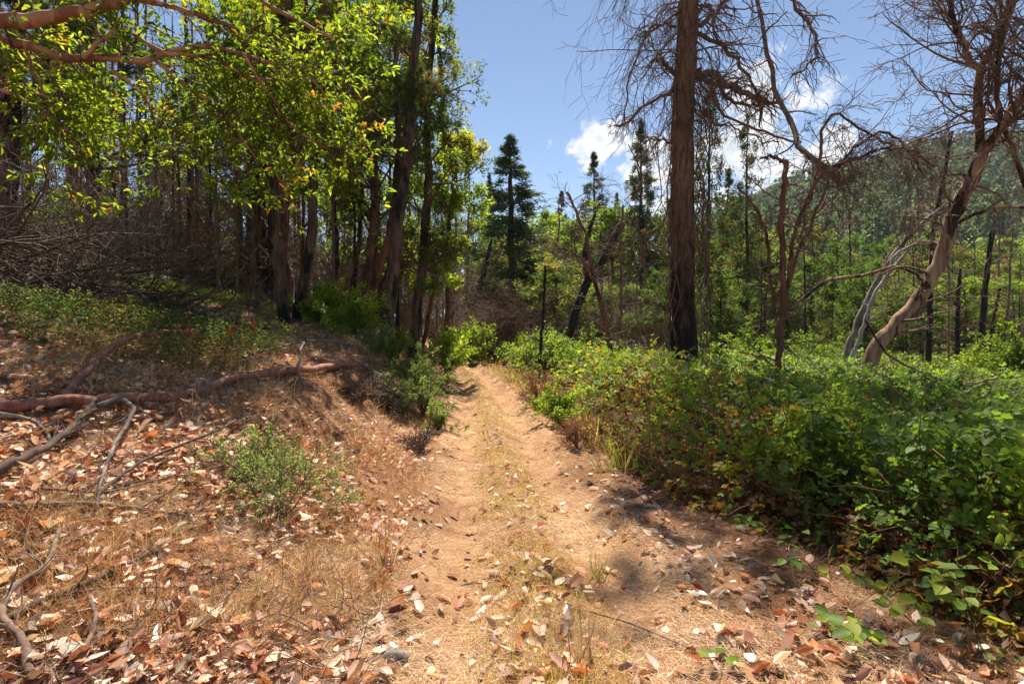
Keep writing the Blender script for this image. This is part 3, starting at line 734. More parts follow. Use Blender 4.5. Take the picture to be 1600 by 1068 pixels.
for k in range(290):
    p = cand[rng.integers(len(cand))] + rng.normal(0, .05, 3) - mb
    d = nrm(rng.normal(size=3) + [.3, -.3, -.2]); l = link('leaf', LM[int(rng.integers(10)) if rng.random() < .3 else int(rng.integers(9))], mad, p)
    l.rotation_euler = orient(d, nrm(rng.normal(0, .5, 3) + [0, 0, 1])); l.scale = (float(rng.uniform(.8, 1.15)),) * 3

# ------------------------------------------------------------------ trees of the left wood, one by one
wood = 'trees of the wood on the left bank'
def W_(name, label, pix, Y, w0, w1, kind, bark, leafm, ext=.4, n=30, mod=None, twigm=None, cat='tree', sep=4, grp=None):
    Q, r = stempath(pix, Y, w0, w1, n, ext)
    sp = dict({'broad': SP_BROAD, 'pine': SP_PINE, 'dead': SP_DEAD, 'fir': SP_FIR}[kind]); sp.update(mod or {})
    return put_tree(name, label, cat, grp, Q, r, sp, bark, leafm, twigm or M_TWIGD, sep)
def lf(n, L, pal, T=LEAF2, w=.45, **k): return LF(n, L, w, T, pal, jit=.07, **k)
W_('pine_tree', 'upright dark pine behind the brush pile at the left', [(146, 394), (146, 250), (142, 120), (144, 0)], 15, 24, 18, 'pine', M_BARKD, M_NEED, mod=dict(n1=44, t0=.35, l1=3.0, leaf=LF(7, .2, 1., TUFT, PAL_PINE, jit=.02, tilt=1.)))
W_('pine_tree', 'dark pine at the left edge with sunlit needle clumps', [(14, 400), (18, 200), (32, 30), (36, 0)], 12.5, 28, 22, 'pine', M_BARKD, M_NEED, mod=dict(n1=36, t0=.3, l1=3.0, leaf=LF(7, .2, 1., TUFT, PAL_PINE, jit=.02, tilt=1.)))
W_('madrone_tree', 'madrone with dark lower trunk and bright lime crown, behind the shady underbrush', [(440, 472), (432, 400), (429, 300), (430, 190), (446, 90), (450, 0)], 12, 21, 14, 'broad', M_BARKD, M_LEAF, mod=dict(n1=28, t0=.36, l1=2.8, leaf=lf(12, .12, PAL_MAD)))
W_('madrone_tree', 'slim red-stemmed madrone close behind the dark madrone trunk', [(452, 440), (445, 380), (452, 300), (458, 200), (470, 90), (480, 0)], 14, 9, 6, 'broad', M_RED, M_LEAF, mod=dict(n1=22, t0=.35, l1=2.2, leaf=lf(12, .14, PAL_MAD)))
W_('burnt_pine', 'dark pine leaning slightly right, next to the lime-crowned madrone', [(471, 466), (484, 390), (491, 270), (499, 140), (507, 0)], 12.5, 19, 12, 'pine', M_BARKD, M_NEED, mod=dict(n1=34, t0=.55, l1=2.2))
W_('oak_tree', 'straight brown trunk left of the lime-crowned madrone, with a sparse crown', [(398, 430), (399, 350), (402, 250), (405, 150), (410, 0)], 17, 14, 9, 'broad', M_BARKD, M_LEAFD, mod=dict(t0=.4, leaf=lf(12, .15, PAL_OAK)))
W_('madrone_tree', 'straight orange-red trunk in the middle of the left wood', [(570, 452), (582, 360), (586, 240), (585, 120), (584, 0)], 16, 12, 8, 'broad', M_RED, M_LEAFD, mod=dict(t0=.4, n1=24, l1=2.4, leaf=lf(9, .12, PAL_LIME)))
W_('pine_tree', 'tallest dark pine of the left wood, leaning right beside the trail', [(606, 500), (617, 400), (630, 290), (643, 150), (652, 40), (658, -60)], 13, 25, 13, 'pine', M_BARKD, M_NEED, mod=dict(n1=36, t0=.45, l1=1.6))
W_('madrone_tree', 'reddish madrone leaning across the foot of the tallest pine', [(572, 500), (585, 440), (605, 380), (618, 300), (622, 200), (618, 80)], 14, 15, 8, 'broad', M_RED, M_LEAFD, mod=dict(t0=.5, n1=20, l1=1.8, leaf=lf(9, .11, PAL_OAK)))
W_('oak_tree', 'leafy tree with dark trunk beside the trail, right of the tallest pine', [(653, 478), (662, 400), (668, 300), (670, 150), (680, 0)], 15, 19, 10, 'broad', M_BARKD, M_LEAFD, mod=dict(t0=.2, n1=40, l1=1.6, leaf=lf(8, .11, PAL_OLIVE)))
W_('madrone_tree', 'short lime-green madrone on a slanting red stem next to the trail bend', [(676, 470), (688, 420), (700, 370), (706, 310), (712, 250)], 17, 9, 5, 'broad', M_RED, M_LEAF, ext=.8, mod=dict(t0=.3, n1=30, l1=1.25, leaf=lf(15, .12, PAL_LIME)))
W_('young_oak', 'slender tree with pale trunk between the pines of the left wood', [(549, 460), (560, 380), (566, 250), (563, 100)], 19, 9, 5, 'broad', M_BARKD, M_LEAFD, mod=dict(t0=.4, n1=22, l1=2., leaf=lf(9, .12, PAL_OAK)))
W_('dead_tree', 'bare trunk with upright dead branches at the wood edge, poking out over the trail', [(700, 505), (702, 430), (698, 300), (690, 150), (680, 0)], 19, 11, 7, 'dead', M_BARKD, None, mod=dict(n1=50, l1=1.2, g1=.02, g2=-.0, g3=0.))
W_('burnt_pine', 'dark leaning trunk at the bend of the trail', [(738, 512), (748, 455), (758, 415), (764, 392)], 27, 12, 7, 'dead', M_CHAR, None, ext=.6, mod=dict(n1=40, l1=2.))
W_('burnt_pine', 'burnt trunk left of the dark leaning one at the bend', [(705, 505), (706, 440), (700, 370), (696, 300)], 25, 10, 6, 'dead', M_CHAR, None, ext=2., mod=dict(n1=40, l1=2.))
W_('oak_tree', 'leafy tree filling the gap between the red trunk and the dark pine', [(520, 470), (525, 400), (520, 280), (515, 100)], 18, 10, 6, 'broad', M_BARKD, M_LEAFD, mod=dict(t0=.35, n1=24, l1=2.2, leaf=lf(9, .13, PAL_OLIVE)))

# ------------------------------------------------------------------ prototypes, then copies through the background
def proto(name, label, cat, H, r0, spec, bark, leafm, twigm=None, group=None, lean=.3, S=10):
    Q, r = straight(H, r0, 20, .05, lean)
    return put_tree(name, label, cat, group, Q, r, spec, bark, leafm, twigm or M_TWIGD, 0, True, S)
def far(sp, **k):
    d = dict(sp); d.update(k); return d
pr_oak = [proto('oak_tree', 'x', 'tree', 9 + k, .14, far(SP_BROAD, n1=34, t0=.04 + .06 * k, l1=3.2, n2=6, n3=3, leaf=LF(14, .2, .5, LEAF2, [PAL_OAK, PAL_DEEP, PAL_OLIVE][k], jit=.12)), M_BARKD, M_LEAFD) for k in range(3)]
pr_fir = [proto('fir_tree', 'x', 'tree', 14, .17, far(SP_FIR, l1=2.5 + .4 * k, t0=.10 + .08 * k, n1=270), M_BARKD, M_NEED) for k in range(2)]
pr_pine = [proto('pine_tree', 'x', 'tree', 15, .2, far(SP_FIR, n1=80, l1=2.2, t0=.3, a1=1.25, g1=-.02, n2=9, l2=.35, shape='cone', tp=1.3, taper=.6, leaf=LF(7, .26, .28, LEAF2, PAL_PINE, jit=.1, ang=.7)), M_BARKD, M_NEED) for k in range(2)]
pr_dead = [proto('dead_tree', 'x', 'tree', 10 + k * 2, .12, far(SP_DEAD, n1=50, l1=2.0, n2=7, n3=3, t0=.1, min_r=.007), [M_TWIG, M_CHAR, M_BARKD][k], None, M_TWIG) for k in range(3)]
used = set()
BINS = [(140, 'behind the brush pile'), (300, 'above the grassy clearing'), (430, 'left of the lime-crowned madrone'), (600, 'left of the tallest pine'),
        (740, 'right of the tallest pine'), (830, 'near the trail end'), (930, 'by the round green bushes'), (1040, 'left of the big charred pine'), (1200, 'just right of the charred pine'),
        (1340, 'behind the many-stemmed dead tree'), (1480, 'behind the peeled leaning tree'), (9999, 'toward the right edge of the meadow')]
def where(x, y):
    px = 800 + FPX * x / y
    return next(w for b, w in BINS if px < b)
def place(pr, loc, sc, label, group=None, rz=None):
    rz = float(rng.uniform(0, 6.28)) if rz is None else rz
    loc = np.array([loc[0], loc[1], float(hgt(loc[0], loc[1]))])
    if group: label = ('farther ' if loc[1] > 42 else 'nearer ') + label + ', ' + where(loc[0], loc[1])
    if pr.name not in used:
        used.add(pr.name); pr.location = [float(v) for v in loc]; pr.rotation_euler = (0, 0, rz); pr.scale = (sc[0], sc[0], sc[1]) if isinstance(sc, tuple) else (sc, sc, sc); pr['label'] = label
        if group: pr['group'] = group
        return pr
    return copy_thing(pr, loc, rz, sc, label, group)
def by_top(pr, px, top, Y, H, label, wide=1., group=None):
    """stands at distance Y so that its tip reaches row top of the photograph"""
    p = at(px, top, Y); h = p[2] - float(hgt(p[0], p[1])); return place(pr, p, (h / H * wide, h / H), label, group)
by_top(pr_fir[0], 802, 216, 30, 14, 'tall dark conifer rising alone at the end of the trail', 2.2)
by_top(pr_fir[1], 925, 238, 46, 14, 'small pointed fir under the round white cloud', 1.1)
by_top(pr_fir[0], 1003, 188, 36, 14, 'wide sparse fir just left of the charred pine trunk', 1.1)
by_top(pr_fir[1], 880, 298, 44, 14, 'low bluish fir between the trail conifer and the small pointed fir')
by_top(pr_fir[0], 765, 268, 62, 14, 'small fir showing behind the edge of the left wood')
by_top(pr_pine[0], 1108, 138, 27, 15, 'open-crowned pine with ivy on its trunk, right of the charred pine', .85)
by_top(pr_pine[1], 1172, 180, 32, 15, 'slim open pine in front of the white cloud bank', .75)
by_top(pr_pine[0], 1060, 260, 40, 15, 'pine half hidden behind the charred trunk')
by_top(pr_fir[1], 1140, 262, 48, 14, 'fir between the two open pines')
by_top(pr_fir[0], 960, 300, 55, 14, 'dark fir at the back of the brown thicket')
nr = np.random.default_rng(5)
# mid distance, right side: broadleaf trees at the foot of the hill
for k in range(34):
    px = 1120 + 560 * ((k * .618) % 1) + nr.uniform(-20, 20); Y = nr.uniform(40, 95); top = 505 - nr.uniform(70, 150) + (px > 1450) * 15
    by_top(pr_oak[k % 3], px, top, Y, [9, 10, 11][k % 3], 'leafy tree at the hill foot', nr.uniform(1.1, 1.6), 'leafy trees at the foot of the hill')
for k in range(30):
    px = 1090 + 560 * ((k * .618) % 1) + nr.uniform(-20, 20); Y = nr.uniform(22, 45); top = 505 - nr.uniform(60, 200)
    by_top(pr_dead[k % 3], px, top, Y, [10, 12, 14][k % 3], 'bare dead tree below the hill', 1., 'bare dead trees below the hill')
for k in range(44):
    px = 1100 + 580 * ((k * .618) % 1) + nr.uniform(-20, 20); Y = nr.uniform(27, 44); p = at(px, 400, Y); f = nr.uniform(.28, .5)
    place(pr_oak[k % 3], p, (f * 1.5, f), 'low leafy meadow tree', 'low leafy trees round the meadow')
for k in range(22):
    px = 745 + 330 * ((k * .618) % 1) + nr.uniform(-20, 20); Y = nr.uniform(24, 34); p = at(px, 400, Y); f = nr.uniform(.22, .42)
    if abs(px - 802) > 30: place(pr_oak[k % 3], p, (f * 1.5, f), 'low leafy thicket tree', 'low leafy trees of the thicket')
# middle thicket behind the trail end
for k in range(30):
    px = 740 + 340 * ((k * .618) % 1) + nr.uniform(-15, 15); Y = nr.uniform(26, 60) if abs(px - 802) > 45 else nr.uniform(40, 60); top = 505 - nr.uniform(70, 200)
    by_top(pr_dead[k % 3], px, top, Y, [10, 12, 14][k % 3], 'bare brown thicket tree', 1.3, 'bare trees of the thicket behind the trail')
for k in range(26):
    px = 730 + 350 * ((k * .618) % 1) + nr.uniform(-15, 15); Y = nr.uniform(34, 70); top = 505 - nr.uniform(90, 175)
    by_top(pr_oak[(k + 1) % 3], px, top, Y, [9, 10, 11][(k + 1) % 3], 'tall leafy thicket tree', 1.3, 'leafy trees of the thicket behind the trail')
# depth of the left wood
for k in range(18):
    px = -80 + 790 * ((k * .618) % 1) + nr.uniform(-20, 20); Y = nr.uniform(18, 60); p = at(px, 300, Y)
    place(pr_oak[k % 3] if k % 5 else pr_pine[k % 2], p, (nr.uniform(.7, 1.1), nr.uniform(.8, 1.35)), 'leafy tree deep in the left wood', 'leafy trees deep in the left wood')
for k in range(46):
    px = -80 + 830 * ((k * .618) % 1) + nr.uniform(-20, 20); Y = nr.uniform(17, 55); p = at(px, 300, Y)
    place(pr_dead[k % 3], p, (nr.uniform(.8, 1.1), nr.uniform(.9, 1.3)), 'bare dead tree deep in the left wood', 'bare dead trees deep in the left wood')
# slim bare stems between the bigger trunks
for k in range(34):
    px = 150 + 510 * ((k * .618) % 1) + nr.uniform(-12, 12); Y = nr.uniform(15, 28); p = at(px, 300, Y)
    place(pr_dead[(k * 2) % 3], p, (nr.uniform(.35, .55), nr.uniform(.8, 1.2)), 'slim bare stem in the left wood', 'slim bare stems of the left wood')
# ------------------------------------------------------------------ the forested hill
def hill_conifer(seed, n, H=1.):
    r = np.random.default_rng(seed); z = r.uniform(0, 1, n) ** 1.25 * .88 + .1; a = r.uniform(0, 6.28, n); rad = (1.03 - z) ** .9 * .155 * r.uniform(.3, 1.15, n) + .003
    p = np.stack([np.cos(a) * rad, np.sin(a) * rad, z], 1); d = np.stack([np.cos(a), np.sin(a), np.full(n, -.45)], 1)
    return p, d
hillpal = [(.06, .10, .05, 3), (.095, .145, .065, 3), (.16, .20, .08, 1.5), (.2, .16, .11, .35)]
HM = []
for k in range(5):
    g = Geo(); p, d = hill_conifer(k, 420 if k < 4 else 110); n = len(p)
    leaves(g, p, d, nrm(rng.normal(0, .4, (n, 3)) + [0, 0, 1]), rs(n, .05, .095), .6, LEAF2, pick(hillpal if k < 4 else [(.13, .10, .08)], n, .2) * (1 if k else 1.15))
    g.add(*tubes(np.array([[[0, 0, -.05], [0, 0, .5], [0, 0, .97]]]), np.array([[.013, .008, .002]]), 5), C=(.05, .035, .03))
    HM.append(g.mesh('hill_conifer', M_FAR))
hr = np.random.default_rng(3); M = 9000
a = hr.uniform(.25, 1.15, M); yy = np.sqrt(hr.uniform(130 ** 2, 500 ** 2, M)); xx = a * yy
ok = hgt(xx, yy) > 2; xx, yy = xx[ok], yy[ok]
# keep them apart
cell = {}; keep = []
for i in range(len(xx)):
    c = (int(xx[i] // 7), int(yy[i] // 7))
    if c in cell: continue
    cell[c] = 1; keep.append(i)
xx, yy = xx[keep], yy[keep]; zz = hgt(xx, yy)
hh = hr.uniform(11, 27, len(xx)) * (1 - .25 * (fbm(xx, yy, 0, .01, 2, 7) > .5)); size = hh / yy
infr = (xx / yy > .33) & (xx / yy < .93)
order = np.argsort(-(size * infr)); big = order[:290]; rest = order[290:]
for i in big:
    k = int(hr.integers(5)) if hr.random() < .5 else int(hr.integers(4))
    o = tag(link('hill_conifer', HM[k], None, (xx[i], yy[i], zz[i] - .3)), ('tall ' if hh[i] > 19 else 'small ') + 'conifer ' + ('high' if yy[i] > 330 else 'low') + ' on the distant hillside, ' + where(xx[i], yy[i]), 'tree', 'conifers on the distant hillside')
    w = float(hh[i] * hr.uniform(.65, 1.1)); o.scale = (w, w, float(hh[i])); o.rotation_euler = (0, 0, float(hr.uniform(0, 6.28)))
FT = []
for k in range(4):
    g = Geo(); p, d = hill_conifer(k + 9, 90); n = len(p)
    leaves(g, p, d, nrm(rng.normal(0, .4, (n, 3)) + [0, 0, 1]), rs(n, .11, .19), .75, LEAF2, pick(hillpal, n, .15)); FT.append((np.concatenate(g.V), np.concatenate(g.T), np.concatenate(g.C)))
g = Geo()
for i in rest[:1250]:
    V, F, C = FT[int(hr.integers(4))]; g.add(V * [hh[i] * 1.1, hh[i] * 1.1, hh[i]] + [xx[i], yy[i], zz[i]], F, C * hr.uniform(.75, 1.4) * ([1, 1, 1] if hr.random() > .08 else [1.8, 1.1, 1.2]))
tag(link('hillside_forest', g.mesh('hillside_forest', M_FAR)), kind='stuff')
print('hill trees', len(xx))

# ------------------------------------------------------------------ bramble thicket on the right
def btop(x, y):
    e = (fbm(x, y, 0, 1.1, 3, 61) - .5) * .9
    r = x - xr(y) - np.interp(y, [0, 2.6, 3.2, 4.1, 5.6, 8, 12], [1.3, 1.0, .66, .48, .25, .05, .05]) + e * .55
    t = np.interp(y, [0, 2.5, 4, 8, 14, 24, 60], [.62, .82, 1.0, 1.12, 1.1, .8, .6]) * (.62 + .95 * (fbm(x, y, 0, .55, 3, 63) - .25) + .35 * (fbm(x, y, 0, 2.2, 2, 64) - .5))
    t = t * (1 - .45 * sst((r - 7) / 6))
    return r, np.clip(t, .15, 2) * sst(r / np.interp(y, [3, 12], [.75, .9]))
def scatter(M, y0, y1, a0, a1, p=1.):
    y = y0 * (y1 / y0) ** rng.uniform(0, 1, M); x = (a0 + (a1 - a0) * rng.uniform(0, 1, M)) * y
    return x, y
def bramble(M, y0, y1, T, Lf, name):
    g = Geo(); x, y = scatter(M, y0, y1, -.15, 1.15)
    # rows near the trail get their share even where the thicket is narrow
    r, t = btop(x, y); ok = r > .03; x, y, r, t = x[ok], y[ok], r[ok], t[ok]; n = len(x)
    u = rng.uniform(0, 1, n); low = (rng.uniform(0, 1, n) < np.where(r < 1.3, .38, .12))
    zf = np.where(low, u * .9, 1 - np.abs(rng.normal(0, .2, n)) + (rng.uniform(0, 1, n) < .12) * rs(n, 0, .3))
    z = hgt(x, y) + t * np.clip(zf, .02, 1.15) + .03
    pos = np.stack([x, y, z], 1)
    key = fbm(x, y, 0, .8, 3, 71) + (r < 1.) * .1 * rng.uniform(0, 1, n) + (1 - zf) * .1
    C = pick(PAL_BRAM, n, .22, np.clip((key - .5) * 2.0 + .45, 0, .93))
    dead = rng.uniform(0, 1, n) < np.clip(.95 - zf * 1.2, 0, .8) * (r < 1.5)
    dead |= (rng.uniform(0, 1, n) < .7) & (t * zf < .26) & (r < 1.); C[dead] = pick([(.22, .10, .04), (.30, .16, .07), (.13, .06, .03)], dead.sum())
    warm = (fbm(x, y, 0, 1.6, 2, 75) > .58 - .08 * (r < 1.) * (y > 4.5)) & (rng.uniform(0, 1, n) < .12 + .2 * (r < 1.) * (y > 4.5)) & (r < 2.0); C[warm] = pick([(.45, .36, .06), (.44, .30, .06), (.38, .20, .06), (.30, .13, .06)], warm.sum())
    az = rng.uniform(0, 6.28, n); d = np.stack([np.cos(az), np.sin(az) - .25, rng.normal(-.25, .3, n)], 1)
    up = nrm(rng.normal(0, .75, (n, 3)) + [-.1, -.25, 1])
    leaves(g, pos, d, up, np.maximum(Lf * rs(n, .35, 1.25), y * .0036 * rs(n, .7, 1.3)), .95, T, C)
    return g
g = bramble(30000, 1.9, 6.5, TRI4, .10, 'near')
g2 = bramble(64000, 6.5, 60, TRI2, .105, 'far')
thk = Geo(); 
for q in (g, g2):
    V = np.concatenate(q.V); C = np.concatenate(q.C)
    if q.Q: thk.add(V, np.concatenate(q.Q), C)
    else: thk.add(V, np.concatenate(q.T), C)
thicket = tag(link('bramble_thicket', thk.mesh('bramble_thicket', M_BRAM)), 'broad green bramble thicket along the right side of the trail', None, None, 'stuff')
# canes and dead stems inside it
g = Geo(); M = 2200; x, y = scatter(M, 2.2, 18, -.05, 1.05); r, t = btop(x, y); ok = r > .15; x, y, t = x[ok], y[ok], t[ok]; n = len(x)
s = np.stack([x, y, hgt(x, y)], 1); d = np.stack([rng.normal(-.2, .5, n), rng.normal(-.2, .5, n), np.ones(n)], 1)
P = grow(s, d, t * rs(n, .9, 2.0), 8, .12, .12); Rr = rs(n, .0025, .006)[:, None] * np.linspace(1, .5, 8)
g.add(*tubes(P, Rr, 3)); tag(link('bramble_canes', g.mesh('bramble_canes', M_RED), thicket), kind='stuff')

# single bramble shoots reaching out of the shade in the lower right
SH = []
for k in range(6):
    g = Geo(); leaves(g, np.zeros((1, 3)), np.array([[1., 0, 0]]), np.array([[0, 0, 1.]]), 1., .82, LEAF4, pick([(.17, .27, .03), (.11, .2, .03), (.24, .30, .04)], 1, .12)); SH.append(g.mesh('leaf', M_BRAM))
for k, (px, py, L, n, sz, lab) in enumerate([
    (1560, 935, .55, 15, .085, 'lime bramble shoot with large leaves against the dark thicket at the right edge'), (1500, 900, .45, 13, .08, 'pair-leaved lime bramble shoot left of the one at the right edge'),
    (1440, 985, .4, 16, .07, 'pale green bramble shoot creeping out onto the dry litter'), (1370, 1010, .45, 16, .075, 'longest creeping bramble shoot, lowest in the shade beside the trail'),
    (1320, 965, .3, 12, .065, 'small creeping bramble shoot nearest the trail'), (1570, 1030, .35, 12, .065, 'narrow-leaved shoot low in the bottom right corner'),
    (1130, 1040, .16, 5, .06, 'tiny yellow-green seedling beside the right wheel track'), (1310, 850, .3, 8, .08, 'single broad-leaved shoot hanging from the thicket edge'),
    (1150, 690, .5, 12, .07, 'bright shoot leaning from the thicket over the trail edge'), (1230, 870, .25, 8, .06, 'yellowing shoot at the foot of the thicket'), (1400, 800, .5, 10, .075, 'shoot with orange leaf tips midway up the shaded thicket')]):
    b = groundpt(px, py) if k in (2, 3, 4, 5, 6, 9) else groundpt(px, py + 60)
    if k not in (2, 3, 4, 5, 6, 9): b[0] -= .12
    root = thing('bramble_shoot', b, lab, 'bramble')
    creep = k in (2, 3, 4, 5)
    d0 = np.array([[-.75, -.5, .45]]) if creep else np.array([[-.25, -.35, 1.]])
    P = grow(np.zeros((1, 3)), d0, L * 1.3, 10, .10, .10 if creep else .06); P[:, :, 2] = np.maximum(P[:, :, 2], .03)
    g = Geo(); g.add(*tubes(P, np.linspace(.004, .002, 10)[None], 5)); link('stem', g.mesh('stem', M_RED), root)
    for j in range(n):
        q = P[0, min(9, 2 + int(7.99 * (j // 3 * 3) / n))] + rng.normal(0, .012, 3); az = (j % 3 - 1) * 1.15 + (j // 3) * 2.4
        dd = np.array([math.cos(az), math.sin(az), rng.uniform(-.3, .25)])
        l = link('leaf', SH[int(rng.integers(6))], root, q + dd * .03); l.rotation_euler = orient(dd, nrm(rng.normal(0, .25, 3) + [0, -.35, 1])); f = float(sz * rng.uniform(.75, 1.25)); l.scale = (f, f, f)

# ------------------------------------------------------------------ shrubs
def shrub(name, label, loc, rad, h, nst, nleaf, L, pal, mat, T=LEAF2, w=.5, stemm=None, dense=1., cat='shrub', upright=.5, group=None, fill=.5):
    root = thing(name, loc, label, cat, group)
    az = rs(nst, 0, 6.28); sp = rs(nst, .1, 1.) * (1 - upright)
    d = np.stack([np.cos(az) * sp * rad / h * 1.6, np.sin(az) * sp * rad / h * 1.6, np.ones(nst)], 1)
    P = grow(np.zeros((nst, 3)) + np.stack([np.cos(az), np.sin(az), az * 0], 1) * .06 * rad, d, h * rs(nst, .6, 1.05), 8, .12, .015)
    Rr = rs(nst, .5, 1.)[:, None] * np.linspace(.012, .003, 8)[None] * h ** .6
    g = Geo(); g.add(*tubes(P, Rr, 5))
    pos, dd, rd_, idx, t = kids(P, Rr, 9, fill * .4, 1., .8, .3); P2 = grow(pos, dd, rad * .45 * rs(len(t), .4, 1.2), 5, .15, .0); R2 = np.full((len(t), 5), .003) * h ** .5
    g.add(*tubes(P2, R2, 3)); link('stems', g.mesh('stems', stemm or M_TWIGD), root)['kind'] = 'stuff'
    pos, dd, rd_, idx, t = kids(P2, R2, max(1, int(nleaf / len(P2))), .1, 1., .9, .4); n = len(pos); g = Geo()
    pos = pos + rng.normal(0, L * .5, (n, 3)); pos[:, 2] = np.maximum(pos[:, 2], .03)
    leaves(g, pos, dd, nrm(rng.normal(0, .55, (n, 3)) + [0, 0, 1]), L * rs(n, .6, 1.25), w, T, pick(pal, n, .2, np.clip(fbm(pos[:, 0], pos[:, 1], pos[:, 2], 2.5, 2, 5), 0, 1)))
    link('foliage', g.mesh('foliage', mat), root)
    return root
def gp(px, Y):
    p = at(px, 500, Y); p[2] = float(hgt(p[0], p[1])); return p
PAL_MANZ = [(.10, .17, .05, 3), (.07, .13, .04, 3), (.16, .20, .06, 1.5), (.2, .12, .05, .3)]
PAL_SAGE = [(.20, .25, .11, 3), (.14, .19, .08, 3), (.27, .28, .12, 1.5), (.3, .24, .10, .5)]
b = groundpt(436, 812)
shrub('manzanita_shrub', 'small many-twigged shrub with tiny green leaves growing from the litter of the near bank', b, .66, .68, 16, 4200, .022, PAL_SAGE, M_LEAFD, LEAF2, .55, M_TWIG, upright=.3, fill=1.)
shrub('manzanita_shrub', 'low green sprawl of tiny leaves just behind the near small shrub', groundpt(400, 730), .5, .35, 12, 3000, .024, PAL_SAGE, M_LEAFD, LEAF2, .55, M_TWIG, upright=.0)
for k, (px, Y, rad, h, L, pal, lab, st, up) in enumerate([
    (662, 9.5, .45, 1.15, .03, PAL_SAGE, 'feathery sage-green bush on the left edge of the trail', 22, .4),
    (645, 11, .4, 1.0, .035, PAL_SAGE, 'second feathery bush just behind the sage-green one', 16, .4),
    (684, 8.3, .22, .5, .026, PAL_SAGE, 'smallest feathery bush, spilling onto the left wheel track', 16, .3),
    (625, 8.8, .4, .7, .03, PAL_SAGE, 'low feathery bush on the crest of the bank', 16, .2),
    (700, 16, .7, 1.5, .09, PAL_LIME, 'glossy green bush beside the trail, below the lime madrone', 16, .3),
    (735, 22, .9, 1.9, .11, PAL_LIME, 'bright green bush at the left of the trail bend', 16, .3),
    (778, 26, 1.4, 1.6, .12, PAL_OAK, 'low leafy bush straight behind the trail bend', 18, .2),
    (852, 16, .9, 1.5, .09, PAL_OAK, 'round dark green bush around the charred pole', 22, .15),
    (905, 17, 1.0, 1.7, .09, PAL_OAK, 'rounded green bush under the leaning charred trunk', 22, .15),
    (815, 20, .7, 1.0, .08, PAL_LIME, 'yellow-green low bush on the right of the trail bend', 14, .2),
    (512, 12, .55, 1.2, .08, PAL_LIME, 'pale leafy bush at the foot of the leaning dark pine', 14, .25),
    (555, 11.5, .5, 1.0, .07, PAL_LIME, 'leafy bush between the red trunk and the tallest pine', 14, .25),
    (590, 11, .4, .7, .05, PAL_SAGE, 'small sage-green bush under the tallest pine', 14, .25),
    (620, 12, .4, .6, .05, PAL_LIME, 'small green bush right of the tallest pine', 12, .2),
    (330, 20, .9, 1.1, .10, PAL_LIME, 'sunlit bush beyond the grassy clearing', 14, .2),
    (385, 21, .9, 1.3, .10, PAL_MANZ, 'grey-green bush at the right end of the clearing', 14, .2),
    (85, 16, .9, 2.3, .10, PAL_LIME, 'lime-green bush glowing behind the brush pile', 14, .4),
    (45, 15, .6, 1.9, .10, PAL_LIME, 'second lime bush at the left, partly hidden by dead branches', 12, .4),
    (1580, 13, 1.0, 1.9, .08, PAL_OAK, 'ivy-like dark green mound at the right edge of the meadow', 26, .2),
    (1545, 15, .8, 1.2, .08, PAL_LIME, 'lighter leafy clump left of the dark mound at the right edge', 16, .2),
    (1115, 14, .6, 1.5, .07, PAL_BRAM[:3], 'vine-covered clump at the foot of the open-crowned pine', 16, .55),
    (1182, 18, .6, 2.0, .08, PAL_OAK, 'tall vine clump climbing behind the many-stemmed dead tree', 16, .6),
    (1270, 20, 1.1, 1.6, .10, PAL_OAK, 'leafy bush behind the many-stemmed dead tree', 18, .2),
    (1400, 30, 1.6, 2.0, .13, PAL_OAK, 'dark bush at the far side of the meadow', 18, .2),
    (970, 14.5, .8, 1.5, .08, PAL_LIME, 'tall bright leafy plants on the bramble crest left of the charred pine', 20, .5),
    (875, 8.8, .35, .75, .045, PAL_LIME, 'fresh green weeds standing at the edge of the trail', 16, .6),
    (1285, 4.6, .35, 1.15, .05, PAL_LIME, 'upright willow-leaved plant in the shaded thicket', 12, .6)]):
    big = Y * .9 / FPX * 3
    shrub('bush', lab, gp(px, Y), rad, h, st, int(min(9000, 1500 * rad * h / (L * L * 60) + 900)), L, pal, M_LEAFD if pal is not PAL_LIME else M_LEAF, LEAF2, .5, M_TWIGD, upright=up)
shrub('dry_shrub', 'rust-brown dried shrub at the right edge of the trail', gp(842, 10.6), .5, .75, 20, 3800, .035, [(.34, .17, .07, 2), (.25, .12, .05, 2), (.4, .26, .1, 1)], M_DRY, LEAF2, .4, M_TWIG, upright=.3)
shrub('dry_shrub', 'low brown dead plant below the rust-brown shrub', gp(905, 7.2), .35, .4, 16, 2000, .035, [(.34, .17, .07, 2), (.25, .12, .05, 2), (.4, .3, .1, 1)], M_DRY, LEAF2, .4, M_TWIG, upright=.3)

